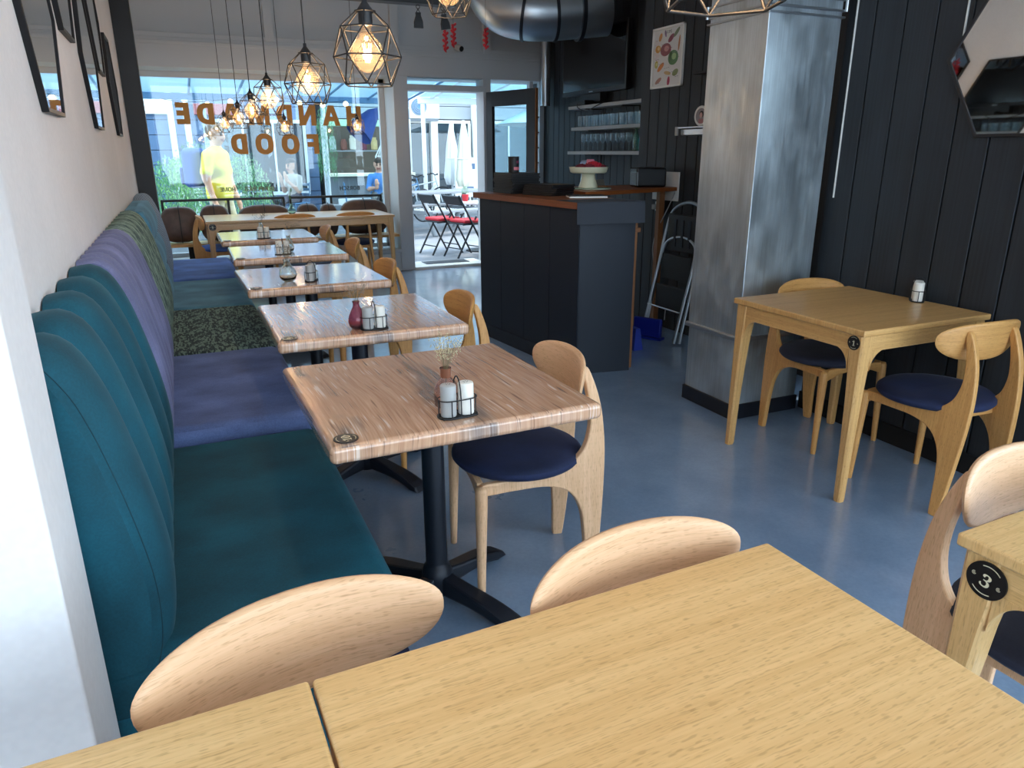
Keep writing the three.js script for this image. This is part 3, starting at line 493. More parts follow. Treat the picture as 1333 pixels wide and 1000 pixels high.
// ---------------------------------------------------------------- service counter and bar
const prism = (pts, y0, y1) => { const s = shapeOf(pts.map(([x, z]) => [x, -z])); const g = new THREE.ExtrudeGeometry(s, { depth: y1 - y0, bevelEnabled: false }); g.rotateX(-Math.PI / 2); g.translate(0, y0, 0); return g; };
{
  const c = thing('service_counter', 'dark navy panelled service counter with orange wooden top', 'counter');
  const A = [2.30, -4.10], B = [2.68, -4.03], C = [2.63, -5.46], D = [2.16, -5.46];
  part('carcass', uvm(prism([[2.32, -4.13], [2.66, -4.06], [2.61, -5.44], [2.185, -5.44]], 0, 1.09)), M.black, c);
  const nB = 4; for (let k = 0; k < nB; k++) { // side boards facing the aisle
    const p = (t) => [A[0] + (D[0] - A[0]) * t, A[1] + (D[1] - A[1]) * t]; const a = p(k / nB + 0.002), b = p((k + 1) / nB - 0.002); part('side_board', uvm(prism([[a[0], a[1]], [a[0] + 0.025, a[1]], [b[0] + 0.025, b[1]], [b[0], b[1]]], 0.1, 1.093)), M.counter, c);
  }
  part('front_board', uvm(prism([[A[0] + 0.004, A[1] + 0.004], [B[0], B[1]], [B[0], B[1] - 0.03], [A[0] + 0.03, A[1] - 0.03]], 0.0, 1.093)), M.counter, c);
  part('skirting', uvm(prism([[A[0] - 0.012, A[1] + 0.006], [A[0] + 0.02, A[1]], [D[0] + 0.02, D[1] - 0.02], [D[0] - 0.012, D[1] - 0.02]], 0, 0.10)), M.counter, c);
  part('countertop', uvm(prism([[2.262, -4.062], [2.712, -3.993], [2.67, -5.5], [2.12, -5.5]], 1.094, 1.135), 2), M.counterTop, c);
  part('wooden_post', rb(2.692, 2.732, 0, 1.09, -4.12, -4.08, 0.003), M.oakDark, c); part('wooden_rail', rb(2.68, 2.75, 0.93, 0.96, -4.13, -4.07, 0.003, 0), M.oakDark, c);
}
{ // runner hanging over the near end of the counter
  const g = new THREE.PlaneGeometry(1, 1, 24, 20), p = g.attributes.position; const L = [2.258, -4.058], R = [2.715, -3.989], L2 = [2.235, -4.30], R2 = [2.70, -4.30];
  for (let i = 0; i < p.count; i++) { const u = p.getX(i) + 0.5, v = 0.5 - p.getY(i); let x, y, z; if (v < 0.55) { const t = v / 0.55; x = (L2[0] + (L[0] - L2[0]) * t) * (1 - u) + (R2[0] + (R[0] - R2[0]) * t) * u; z = (L2[1] + (L[1] - L2[1]) * t) * (1 - u) + (R2[1] + (R[1] - R2[1]) * t) * u; y = 1.1372; } else { const t = (v - 0.55) / 0.45, w = 0.006 * t * Math.sin(u * 9); x = L[0] * (1 - u) + R[0] * u; z = L[1] * (1 - u) + R[1] * u + 0.004 + w + 0.004 * t; y = 1.1372 - 0.135 * t; } p.setXYZ(i, x, y, z); }
  g.computeVertexNormals(); const b = g.clone(); b.translate(0, -0.0016, -0.0016); const m = part('table_runner', merge([g, b]), std({ color: '#3a3f47', roughness: 0.95, side: THREE.DoubleSide }), scene); tag(m, 'slate grey runner hanging over the near end of the counter', 'runner');
}
{ // bar flap from the counter to the wall
  const t = thing('bar_flap', 'orange wooden bar shelf joining counter and black plank wall', 'shelf'); part('shelf_board', uvm(prism([[2.62, -4.585], [3.64, -4.905], [3.64, -5.42], [2.70, -5.42]], 1.137, 1.165), 0), M.counterTop, t); part('support', rb(3.58, 3.63, 0, 1.137, -5.1, -5.05, 0.003), M.oakDark, t);
}
for (let k = 0; k < 12; k++) { const m = thing('menu_folder', k === 11 ? 'topmost black menu folder carrying the pink printed tin' : 'black menu folder in the tall even stack on counter end', 'menu', [2.40 + rr(-0.008, 0.008), 1.1352 + k * 0.0125, -5.28 + rr(-0.01, 0.01)], 0.05 + rr(-0.04, 0.04), 'menu folders in the even stack'); part('cover', rb(-0.12, 0.12, 0, 0.0122, -0.16, 0.16, 0.003), M.black, m); }
for (let k = 0; k < 6; k++) { const m = thing('menu_folder', k === 5 ? 'topmost fanned black menu folder with a brown label strip' : 'black menu folder in the low fanned pile beside cake stand', 'menu', [2.475 + k * 0.004, 1.1352 + k * 0.013, -4.90 + rr(-0.01, 0.01)], 0.35 + rr(-0.10, 0.10), 'menu folders in the fanned pile'); part('cover', rb(-0.11, 0.11, 0, 0.0125, -0.155, 0.155, 0.003), M.black, m); if (k === 5) part('spine_label', rb(-0.075, 0.075, 0.0125, 0.0135, 0.05, 0.14, 0.0004), std({ color: '#6b5a3a', roughness: 0.7 }), m); }
{ const b = thing('booklet', 'white edged notebook lying on the counter by the runner', 'notebook', [2.56, 1.1375, -4.47], -0.35); part('pages', rb(-0.13, 0.13, 0, 0.012, -0.09, 0.09, 0.002), M.whiteGloss, b); part('cover', rb(-0.132, 0.132, 0.0122, 0.0145, -0.092, 0.092, 0.001), std({ color: '#22262c', roughness: 0.6 }), b); }
{ const c = thing('tin_canister', 'black tin with pink print standing on the stacked menus', 'tin', [2.385, 1.2858, -5.30]); part('tin', lathe([[0, 0], [0.041, 0], [0.042, 0.002], [0.042, 0.11], [0.044, 0.112], [0.044, 0.118], [0, 0.118]], 28), M.black, c); part('print_band', at(new THREE.CylinderGeometry(0.0425, 0.0425, 0.022, 24, 1, true, -0.4, 1.5), 0, 0.03, 0), std({ color: '#e07a84', roughness: 0.5 }), c); part('crest', at(new THREE.CylinderGeometry(0.0425, 0.0425, 0.018, 16, 1, true, 0.1, 0.7), 0, 0.078, 0), std({ color: '#8a3a5a', roughness: 0.5 }), c); }
{ // glass board, cake stand with berry cake, candle
  const x = 2.87, z = -4.99, y = 1.1652; const gb = thing('glass_board', 'pale green round glass board under the cake stand', 'board', [x + 0.03, y, z]); part('disc', lathe([[0, 0], [0.15, 0], [0.152, 0.004], [0.15, 0.008], [0, 0.008]], 40), std({ color: '#b9d2c0', roughness: 0.2 }), gb);
  const s = thing('cake_stand', 'cream ceramic cake stand on the bar shelf', 'cake stand', [x, y + 0.0082, z]); s.scale.setScalar(1.2); part('foot', lathe([[0, 0], [0.062, 0], [0.063, 0.004], [0.046, 0.05], [0.042, 0.09], [0, 0.09]], 32), M.cream, s); part('dish', lathe([[0, 0.09], [0.10, 0.09], [0.115, 0.096], [0.124, 0.128], [0.120, 0.128], [0.112, 0.102], [0.09, 0.097], [0, 0.097]], 40), M.cream, s);
  const top = y + 0.0082 + 0.118; const kinds = [['#6d1420', 'dark cherry coloured rose head'], ['#8f1426', 'crimson rose head'], ['#b3172c', 'bright red rose head'], ['#7a1a2c', 'wine red rose head']];
  const rose = (() => { const g = []; for (let k = 0; k < 13; k++) { const a = k * 2.4, r = 0.006 + k * 0.0019; const p = new THREE.SphereGeometry(0.016, 8, 6).scale(1, 0.9, 0.35); p.rotateY(-a + Math.PI / 2); p.translate(Math.cos(a) * r, 0.020 - k * 0.0006, Math.sin(a) * r); g.push(p); } g.push(at(new THREE.SphereGeometry(0.016, 10, 8), 0, 0.016, 0)); return merge(g); })();
  [[-0.070, 0.03, 0, 1.0], [-0.035, -0.03, 1, 0.9], [-0.02, 0.045, 3, 1.0], [0.022, 0.025, 2, 1.35], [0.062, 0.045, 0, 0.9], [0.078, -0.01, 3, 1.0]].forEach(([dx, dz, k, sc]) => { const r = thing('rose_head', kinds[k][1] + (dx < 0 ? ' on the menu side of the cake stand' : ' on the wall side of the cake stand'), 'flower', [x + dx * 1.2, top + 0.012, z + dz * 1.2], dx * 9, 'artificial roses on the cake stand'); part('petals', rose, std({ color: kinds[k][0], roughness: 0.7 }), r).scale.setScalar(sc * 1.45); });
  const cd = thing('candle', 'pink pillar candle among the roses on cake stand', 'candle', [x + 0.04, top, z - 0.045]); part('wax', lathe([[0, 0], [0.028, 0], [0.030, 0.004], [0.030, 0.085], [0.026, 0.09], [0, 0.088]], 24), std({ color: '#d9788a', roughness: 0.5 }), cd); part('wick', cyl(0.001, 0.001, 0.088, 0.098, 6), M.black, cd);
}
{ const p = thing('receipt_printer', 'black receipt printer on the bar shelf end', 'printer', [3.46, 1.1655, -5.06], -0.25); part('body', rb(-0.125, 0.125, 0, 0.15, -0.09, 0.09, 0.02, 1, 4), M.black, p); part('front_panel', rb(-0.127, -0.10, 0.01, 0.12, -0.07, 0.088, 0.006), M.blackGloss, p); part('paper_slot', rb(-0.06, 0.06, 0.149, 0.153, -0.06, -0.04, 0.001), M.iron, p); }
{ const p = thing('wooden_tray', 'small wooden tray and card stand behind cake stand', 'tray', [3.06, 1.1655, -5.12], 0.2); part('tray', rb(-0.05, 0.05, 0, 0.015, -0.04, 0.04, 0.003), M.oakDark, p); part('card', at(rb(-0.045, 0.045, 0, 0.05, -0.002, 0.002, 0.001), 0, 0.016, 0, 0, -0.4), std({ color: '#6d6a62', roughness: 0.6 }), p); }
{ const b = thing('wall_board', 'white board fixed behind printer on black plank wall', 'board', [3.647, 1.055, -5.06]); part('sheet', rb(-0.012, 0, 0, 0.225, -0.18, 0.17, 0.002), M.whiteGloss, b); }
{ const s = thing('power_socket', 'white double socket with plugs under the wall board', 'socket', [3.647, 0.965, -5.14]); part('plate', rb(-0.02, 0, 0, 0.075, -0.04, 0.04, 0.005), M.whiteGloss, s); part('plug', at(rb(-0.03, 0.03, -0.02, 0.02, -0.016, 0.016, 0.005), -0.045, 0.035, 0.005), M.ceramicGrey, s); }
tag(part('power_cable', tube([[3.60, 1.125, -4.88], [3.60, 1.0, -4.96], [3.60, 0.80, -5.10], [3.60, 0.66, -5.14], [3.60, 0.55, -5.12], [3.61, 0.47, -5.13]], 0.004, 40, 6), M.ceramicGrey, scene), 'beige cable looping down the black planks', 'cable');
tag(part('cable_coil', merge([tube([...Array(16)].map((_, k) => [3.61, 0.30 + 0.06 * Math.sin(k * 0.4), -4.92 + 0.045 * Math.cos(k * 0.4)]), 0.004, 50, 6, false), tube([...Array(16)].map((_, k) => [3.603, 0.30 + 0.052 * Math.sin(k * 0.4 + 1), -4.92 + 0.037 * Math.cos(k * 0.4 + 1)]), 0.004, 50, 6, false), rod([3.61, 0.24, -4.92], [3.61, 0.08, -4.93], 0.004)]), M.ceramicGrey, scene), 'coil of beige cable hung low on the planks', 'cable');
{ // folded step ladder leaning on the wall
  const l = thing('step_ladder', 'folded silver step ladder leaning on the black planks behind column', 'ladder'); const arch = (x0, x1, H, zc, w, yf = 0.0) => { const p = []; const at2 = (y) => x0 + (x1 - x0) * y / H; p.push([at2(yf), yf, zc + w], [at2(H * 0.4), H * 0.4, zc + w], [at2(H * 0.8), H * 0.80, zc + w * 0.98]); for (let k = 1; k < 6; k++) { const a = k / 6 * Math.PI; p.push([at2(H * 0.84 + H * 0.16 * Math.sin(a)), H * 0.84 + H * 0.16 * Math.sin(a), zc + w * Math.cos(a)]); } p.push([at2(H * 0.8), H * 0.80, zc - w * 0.98], [at2(H * 0.4), H * 0.4, zc - w], [at2(yf), yf, zc - w]); return tube(p, 0.0125, 90, 8); };
  part('front_frame', arch(3.40, 3.60, 1.06, -4.67, 0.235, 0.012), M.zincPlain, l); part('rear_frame', arch(3.36, 3.545, 0.80, -4.67, 0.215, 0.012), M.zincPlain, l);
  part('platform', rb(3.535, 3.565, 0.68, 0.97, -4.86, -4.48, 0.012), M.black, l); part('step', rb(3.50, 3.525, 0.46, 0.66, -4.86, -4.48, 0.008), M.black, l); part('step', rb(3.455, 3.48, 0.22, 0.42, -4.86, -4.48, 0.008), M.black, l); part('brace', rod([3.40, 0.25, -4.88], [3.40, 0.25, -4.46], 0.006), M.zincPlain, l);
  for (const k of [0, 1, 2]) part('platform_rib', rb(3.53, 3.536, 0.72, 0.93, -4.77 + k * 0.09, -4.74 + k * 0.09, 0.002), M.iron, l);
}
{ const b = thing('broom', 'broom with pale metal handle standing behind the counter', 'broom', [3.02, 0, -4.56]); part('handle', rod([0.02, 0.16, 0], [-0.03, 0.98, 0.02], 0.010, 10), M.zincPlain, b); part('bristles', loft([[[-0.03, 0, -0.12], [0.05, 0, -0.12], [0.05, 0, 0.12], [-0.03, 0, 0.12]], [[0, 0.16, -0.09], [0.04, 0.16, -0.09], [0.04, 0.16, 0.09], [0, 0.16, 0.09]]]), std({ color: '#243a9c', roughness: 0.8 }), b); }
{ const b = thing('dustpan', 'bright blue dustpan with beige lip standing by ladder foot', 'dustpan', [3.30, 0, -4.72], 0.5); part('pan', rb(-0.02, 0.02, 0.02, 0.17, -0.12, 0.12, 0.012), std({ color: '#18268c', roughness: 0.4 }), b); part('lip', rb(-0.03, 0.05, 0.0, 0.02, -0.13, 0.13, 0.006), std({ color: '#182a8c', roughness: 0.4 }), b); part('rubber', rb(0.022, 0.05, 0.02, 0.10, -0.06, 0.06, 0.006), std({ color: '#a59a78', roughness: 0.8 }), b); }
{ const b = thing('cardboard_carton', 'black and grey carton on floor behind the counter', 'carton', [3.02, 0, -4.86], 0.3); part('carton', rb(-0.16, 0.16, 0, 0.24, -0.13, 0.13, 0.006), M.black, b); part('lid', at(rb(-0.16, 0.16, 0, 0.012, -0.15, 0.02, 0.003), 0, 0.25, 0, 0, 0.5), std({ color: '#6e6f72', roughness: 0.8 }), b); }
// bar wall: shelves with glasses, television, poster
const shelfDef = [[1.93, -7.9, -6.35, 'upper grey bar shelf below the television'], [1.70, -7.82, -5.62, 'middle grey bar shelf lined with tumblers'], [1.44, -7.90, -5.62, 'lower grey bar shelf lined with stem glasses']];
for (const [y, z0, z1, label] of shelfDef) { const s = thing('bar_shelf', label, 'shelf', [4.5, y, 0], 0, 'bar wall shelves'); part('shelf_board', rb(-0.25, 0, -0.035, 0, z0, z1, 0.003, 2), std({ color: '#a3a19f', roughness: 0.6 }), s); for (const z of [z0 + 0.35, z1 - 0.45]) part('bracket', merge([rb(-0.22, 0, -0.045, -0.035, z - 0.015, z + 0.015, 0.002), rb(-0.012, 0, -0.24, -0.035, z - 0.015, z + 0.015, 0.002)]), M.black, s); }
const tumblerG = lathe([[0, 0], [0.030, 0], [0.032, 0.004], [0.038, 0.12], [0.0365, 0.12], [0.0305, 0.012], [0, 0.010]], 18), stemG = lathe([[0, 0], [0.034, 0], [0.033, 0.003], [0.006, 0.010], [0.0045, 0.07], [0.012, 0.085], [0.034, 0.115], [0.036, 0.15], [0.030, 0.185], [0.0285, 0.185], [0.034, 0.15], [0.032, 0.118], [0.010, 0.09], [0, 0.088]], 18), bottleG = lathe([[0, 0], [0.030, 0], [0.032, 0.004], [0.032, 0.13], [0.026, 0.155], [0.013, 0.18], [0.012, 0.225], [0.014, 0.23], [0.010, 0.23], [0.0105, 0.18], [0.024, 0.155], [0.029, 0.13], [0.029, 0.006], [0, 0.005]], 18);
const barGlass = phy({ color: '#f4fcff', transmission: 0.96, roughness: 0.04, thickness: 0, ior: 1.45 });
for (let k = 0; k < 18; k++) { const z = -7.68 + k * 0.088; tag(part('tumbler', tumblerG, barGlass, scene, [4.30 + (k % 2) * 0.02, 1.7005, z]), 'clear tumbler in the row on middle bar shelf', 'glass', 'tumblers on the middle bar shelf'); }
for (let k = 0; k < 8; k++) tag(part('tumbler', tumblerG, barGlass, scene, [4.40, 1.7005, -7.6 + k * 0.16]), 'clear tumbler in the row on middle bar shelf', 'glass', 'tumblers on the middle bar shelf');
for (let k = 0; k < 10; k++) tag(part('stem_glass', stemG, barGlass, scene, [4.31, 1.4405, -7.62 + k * 0.105]), 'clear stem glass in the row on lower bar shelf', 'glass', 'stem glasses on the lower bar shelf');
for (let k = 0; k < 4; k++) tag(part('water_bottle', bottleG, phy({ color: ['#bfe6dc', '#a8cbe8', '#cfe9e2', '#86b6d8'][k], transmission: 0.9, roughness: 0.05, thickness: 0, ior: 1.45 }), scene, [4.31, 1.4405, -6.55 + k * 0.11]), ['pale green', 'sky blue', 'clear mint', 'deep blue'][k] + ' glass bottle beside stem glasses', 'bottle', 'bottles on the lower bar shelf');
for (let k = 0; k < 4; k++) { const c = thing('coffee_cup', 'grey coffee cup stacked at the wall end of middle bar shelf', 'cup', [4.32, 1.7005, -6.08 + k * 0.10], 0.6, 'coffee cups on the middle bar shelf'); part('cup', lathe([[0, 0], [0.026, 0], [0.038, 0.06], [0.042, 0.085], [0.039, 0.085], [0.034, 0.06], [0, 0.01]], 20), M.ceramicGrey, c); part('cup_handle', at(new THREE.TorusGeometry(0.018, 0.005, 8, 16), 0, 0.045, 0.045, Math.PI / 2), M.ceramicGrey, c); }
{ const t = thing('television', 'large black wall mounted television above the bar shelves', 'television', [4.5, 2.06, -7.66]); part('casing', rb(-0.09, -0.03, 0, 0.68, -0.70, 0.72, 0.008), M.black, t); part('screen', rb(-0.094, -0.088, 0.05, 0.65, -0.67, 0.69, 0.002), M.blackGloss, t); part('wall_mount', rb(-0.03, 0, 0.2, 0.5, -0.2, 0.2, 0.004), M.iron, t); part('logo', rb(-0.096, -0.094, 0.018, 0.026, -0.04, 0.04, 0.0005), M.zincPlain, t); part('stand_foot', rb(-0.12, -0.03, -0.095, 0, -0.2, 0.25, 0.006), M.black, t); }
{ const t = thing('media_box', 'black media box with cables on end of upper bar shelf', 'media box', [4.36, 1.934, -7.7]); part('case', rb(-0.10, 0.10, 0, 0.05, -0.18, 0.16, 0.006), M.black, t); part('cable', tube([[-0.1, 0.02, 0], [-0.15, -0.03, 0.1], [-0.15, -0.07, 0.3], [-0.15, -0.03, 0.5], [-0.1, 0.01, 0.6]], 0.006, 30, 6), M.black, t); }
{ const t = thing('reed_vase', 'white vase with dried brown reeds on corner bar shelf', 'vase', [4.36, 2.02, -5.95]); part('ledge', rb(-0.12, 0.13, -0.03, 0, -0.12, 0.12, 0.003), M.oakDark, t); part('vase', lathe([[0, 0], [0.03, 0], [0.034, 0.05], [0.03, 0.10], [0.026, 0.13], [0, 0.128]], 18), M.ceramicGrey, t); const g = []; for (let k = 0; k < 16; k++) { const a = rr(0, 6.28), s = rr(0.02, 0.09); g.push(rod([0, 0.12, 0], [Math.cos(a) * s, rr(0.28, 0.42), Math.sin(a) * s], 0.004, 5, 0.012)); } part('reeds', merge(g), std({ color: '#8a5a34', roughness: 0.9 }), t); }
{ // vegetable print in a white frame
  const p = thing('framed_print', 'white framed vegetable print hanging on the black plank wall', 'picture', [3.652, 2.142, -5.14], -Math.PI / 2); const W = 0.41, H = 0.445; const im = canvasTex(512, 640, (c, w, h) => {
    c.fillStyle = '#dcdad6'; c.fillRect(0, 0, w, h); const blob = (x, y, a, b, col, in2, rot = 0) => { c.save(); c.translate(x, y); c.rotate(rot); c.fillStyle = col; c.beginPath(); c.ellipse(0, 0, a, b, 0, 0, 6.3); c.fill(); if (in2) { c.fillStyle = in2; c.beginPath(); c.ellipse(a * 0.15, -b * 0.15, a * 0.45, b * 0.45, 0, 0, 6.3); c.fill(); } c.restore(); };
    blob(215, 235, 92, 70, '#8a3b40', '#c98a80'); blob(350, 335, 86, 80, '#4a7a44', '#9fbf7c'); blob(80, 215, 48, 42, '#c99a4a', '#e6cf9a'); blob(115, 90, 26, 46, '#cf8a3c', null, 0.4); blob(300, 120, 30, 60, '#8a2f4a', null, 0.9); blob(390, 70, 22, 66, '#6d7a52', null, 0.8); blob(440, 190, 14, 84, '#b0713a', null, 0.1); blob(140, 420, 28, 70, '#d9802f', null, 0.9); blob(62, 385, 30, 42, '#b7b04a', '#d9d68c'); blob(265, 495, 60, 20, '#c7a469', null, 0.2); blob(400, 500, 52, 34, '#7a8a4a', null, -0.4); blob(290, 585, 24, 50, '#b8345a', null, 0.1); blob(110, 570, 60, 24, '#a9705f', null, -0.5); blob(200, 60, 14, 40, '#7d5a86', null, -0.3);
    c.fillStyle = '#55585a'; c.font = 'bold 44px serif'; c.textAlign = 'center'; c.fillText('SUPE', 250, 62); c.strokeStyle = '#77797a'; c.lineWidth = 4; for (let k = 0; k < 26; k++) { const x = 40 + (k * 97) % 420, y = 120 + (k * 53) % 480; c.beginPath(); c.moveTo(x, y); c.lineTo(x + 26, y + 4); c.stroke(); }
  });
  part('print', new THREE.PlaneGeometry(W - 0.02, H - 0.02).translate(0, 0, 0.012), std({ map: im, roughness: 0.7 }), p); part('glazing', box(-W / 2 + 0.008, W / 2 - 0.008, -H / 2 + 0.008, H / 2 - 0.008, 0.014, 0.016), phy({ color: '#ffffff', transmission: 1, roughness: 0.02, thickness: 0, ior: 1.5 }), p);
  part('frame', merge([rb(-W / 2, W / 2, H / 2 - 0.016, H / 2, 0, 0.024, 0.002), rb(-W / 2, W / 2, -H / 2, -H / 2 + 0.016, 0, 0.024, 0.002), rb(-W / 2, -W / 2 + 0.016, -H / 2, H / 2, 0, 0.024, 0.002), rb(W / 2 - 0.016, W / 2, -H / 2, H / 2, 0, 0.024, 0.002)]), M.whiteGloss, p); part('backing', box(-W / 2 + 0.004, W / 2 - 0.004, -H / 2 + 0.004, H / 2 - 0.004, 0.001, 0.008), M.black, p);
}
{ const s = thing('mini_shelf', 'little silver wall shelf beside the metal column', 'shelf', [3.65, 1.60, -4.62]); part('ledge', rb(-0.13, 0, 0, 0.012, -0.2, 0.25, 0.003), M.zincPlain, s); part('bracket', rb(-0.10, 0, -0.05, 0, -0.17, 0.2, 0.008), M.zincPlain, s); part('clip', rb(-0.133, -0.118, -0.05, 0.014, -0.20, -0.17, 0.004), M.ceramicGrey, s);
  const o = thing('oval_portrait', 'oval white framed portrait standing on the little silver shelf', 'picture', [3.57, 1.613, -4.58], -Math.PI / 2 + 0.35); const g = lathe([[0.048, -0.006], [0.062, -0.006], [0.064, 0], [0.058, 0.006], [0.048, 0.004]], 36); g.rotateX(Math.PI / 2); g.scale(0.92, 1.12, 1); part('frame', g.translate(0, 0.071, 0), M.whiteGloss, o); const im = canvasTex(128, 128, (c) => { c.fillStyle = '#8d8688'; c.fillRect(0, 0, 128, 128); c.fillStyle = '#2a2226'; c.beginPath(); c.arc(66, 50, 26, 0, 7); c.fill(); c.fillStyle = '#c79f96'; c.beginPath(); c.ellipse(60, 58, 17, 22, 0, 0, 7); c.fill(); c.fillStyle = '#a06a6c'; c.fillRect(36, 88, 54, 40); }); const f = new THREE.CircleGeometry(0.05, 28).scale(0.92, 1.12, 1).translate(0, 0.071, 0.001); part('portrait', f, std({ map: im, roughness: 0.4 }), o); }
{ const s = thing('high_ledge', 'small black ledge high beside the metal column', 'shelf', [3.65, 1.97, -4.45]); part('ledge', rb(-0.12, 0, 0, 0.014, -0.22, 0.15, 0.003), M.black, s); const v = thing('wicker_ornament', 'brown wicker ornament on the small black ledge', 'ornament', [3.585, 1.9845, -4.44]); part('basket', lathe([[0, 0], [0.035, 0], [0.05, 0.05], [0.045, 0.11], [0.03, 0.16], [0.012, 0.2], [0, 0.2]], 18), std({ color: '#6d5a3c', roughness: 0.9 }), v); }
{ // coffee machine parts glimpsed behind the counter
  const c = thing('coffee_grinder', 'steel coffee grinder standing behind the menus', 'grinder', [3.05, 1.1655, -5.33]); part('body', lathe([[0, 0], [0.05, 0], [0.052, 0.06], [0.04, 0.12], [0.046, 0.14], [0, 0.14]], 20), M.chrome, c); part('hopper', lathe([[0, 0.14], [0.05, 0.145], [0.06, 0.18], [0.045, 0.205], [0, 0.21]], 20), std({ color: '#9fb2d0', roughness: 0.25, metalness: 0.3 }), c);
}

// ---------------------------------------------------------------- ceiling fittings
{ // big ventilation duct with an elbow and the spiral riser
  const d = thing('ventilation_duct', 'fat galvanised ventilation duct bending under the ceiling by the door', 'duct'); const R = 0.27;
  part('straight_run', rod([4.3, 2.86, -7.2], [3.72, 2.80, -7.35], R, 36), M.zincPlain, d); part('elbow', tube([[3.76, 2.803, -7.34], [3.52, 2.80, -7.42], [3.32, 2.86, -7.56], [3.22, 3.0, -7.66], [3.20, 3.25, -7.70]], R, 24, 36), M.zincPlain, d);
  for (const [p, q] of [[[3.76, 2.804, -7.341], [3.73, 2.801, -7.348]], [[3.50, 2.80, -7.42], [3.475, 2.805, -7.435]]]) part('collar', rod(p, q, R + 0.012, 36), M.iron, d); part('end_collar', rod([4.02, 2.835, -7.26], [3.98, 2.832, -7.27], R + 0.035, 36), M.iron, d);
  const r = thing('spiral_pipe', 'slim silver spiral pipe running down beside the television', 'pipe', [4.39, 1.99, -8.78]); part('pipe', cyl(0.06, 0.06, 0, 1.21, 24), M.zincPlain, r); for (let k = 0; k < 9; k++) part('seam_ring', at(new THREE.TorusGeometry(0.0605, 0.003, 6, 28).rotateX(Math.PI / 2), 0, 0.06 + k * 0.13, 0), M.zincPlain, r);
}
struct('ceiling_beam', rb(-0.3, 2.18, 2.53, 2.62, -6.06, -5.94, 0.004), M.black);
struct('ceiling_beam_hangers', merge([box(0.1, 0.13, 2.62, 3.2, -6.02, -5.98), box(2.0, 2.03, 2.62, 3.2, -6.02, -5.98)]), M.black);
for (const [x, z, tilt, w] of [[1.885, -6.0, 0, 'straight'], [2.085, -6.0, 0.16, 'tilted']]) { const t = thing('strap_buckle', w + ' black strap buckle hanging from ceiling beam', 'buckle', [x, 2.53, z]); t.rotation.z = tilt; part('ring', at(new THREE.TorusGeometry(0.014, 0.003, 8, 20), 0, -0.014, 0), M.wire, t); part('link', merge([rod([0, -0.03, 0], [-0.014, -0.055, 0], 0.003), rod([0, -0.03, 0], [0.014, -0.055, 0], 0.003)]), M.wire, t); part('strap', loft([[[-0.036, -0.165, -0.012], [0.036, -0.165, -0.012], [0.036, -0.165, 0.012], [-0.036, -0.165, 0.012]], [[-0.033, -0.12, -0.014], [0.033, -0.12, -0.014], [0.033, -0.12, 0.014], [-0.033, -0.12, 0.014]], [[-0.018, -0.075, -0.012], [0.018, -0.075, -0.012], [0.018, -0.075, 0.012], [-0.018, -0.075, 0.012]], [[-0.02, -0.055, -0.01], [0.02, -0.055, -0.01], [0.02, -0.055, 0.01], [-0.02, -0.055, 0.01]]].map((r) => r.slice().reverse())), M.black, t); }
const chiliG = lathe([[0, -0.044], [0.006, -0.034], [0.011, -0.014], [0.012, 0.0], [0.006, 0.008], [0, 0.009]], 8);
for (const [x, y, z, L, n, w] of [[2.455, 2.55, -7.0, 0.20, 13, 'lower'], [2.535, 2.585, -7.0, 0.19, 13, 'middle'], [2.86, 2.565, -7.0, 0.17, 12, 'single']]) { const t = thing('chili_string', w + ' garland of red chilies hanging near the duct', 'garland', [x, y, z]); part('string', cyl(0.0015, 0.0015, -L, 3.2 - y, 5), M.black, t); for (let k = 0; k < n; k++) { const c = part('chili', chiliG, std({ color: '#c8202c', roughness: 0.35 }), t, [0, -L * k / n - 0.01, 0]); c.position.x = 0.022 * Math.cos(k * 2.3); c.position.z = 0.022 * Math.sin(k * 2.3); c.rotation.set(0.8 * Math.sin(k * 2.3), 0, -0.8 * Math.cos(k * 2.3)); } }
{ const t = thing('security_camera', 'small grey camera on the white panel beside duct', 'camera', [3.25, 2.62, -8.9], 0.3); part('body', at(cyl(0.035, 0.035, -0.06, 0.06, 18), 0, 0, 0.05, 0, Math.PI / 2 + 0.3), M.ceramicGrey, t); part('lens', at(cyl(0.03, 0.03, 0.06, 0.065, 18), 0, 0, 0.05, 0, Math.PI / 2 + 0.3), M.black, t); part('arm', rod([0, 0, 0.04], [0, 0.06, -0.05], 0.01), M.ceramicGrey, t); }

// ---------------------------------------------------------------- window bench and lettering
{ const b = thing('window_bench', 'wooden plank bench with black tube backrest on the window ledge', 'bench'); part('plank', rb(-0.28, 2.52, 0.425, 0.455, -9.32, -8.99, 0.004, 0), M.oakTan, b); for (const x of [0.05, 0.9, 1.75, 2.25]) part('bench_leg', rb(x - 0.03, x + 0.03, 0.276, 0.425, -9.18, -9.12, 0.003), M.black, b);
  const z = -9.372, y = 0.915; part('back_rail', rb(-0.2, 1.16, y - 0.014, y + 0.014, z - 0.014, z + 0.014, 0.003, 0), M.black, b); part('back_rail', rb(1.22, 2.36, y - 0.014, y + 0.014, z - 0.014, z + 0.014, 0.003, 0), M.black, b); for (const x of [-0.19, 0.52, 1.15, 1.23, 1.72, 2.35]) part('back_post', rb(x - 0.014, x + 0.014, 0.44, y, z - 0.014, z + 0.014, 0.003), M.black, b); }
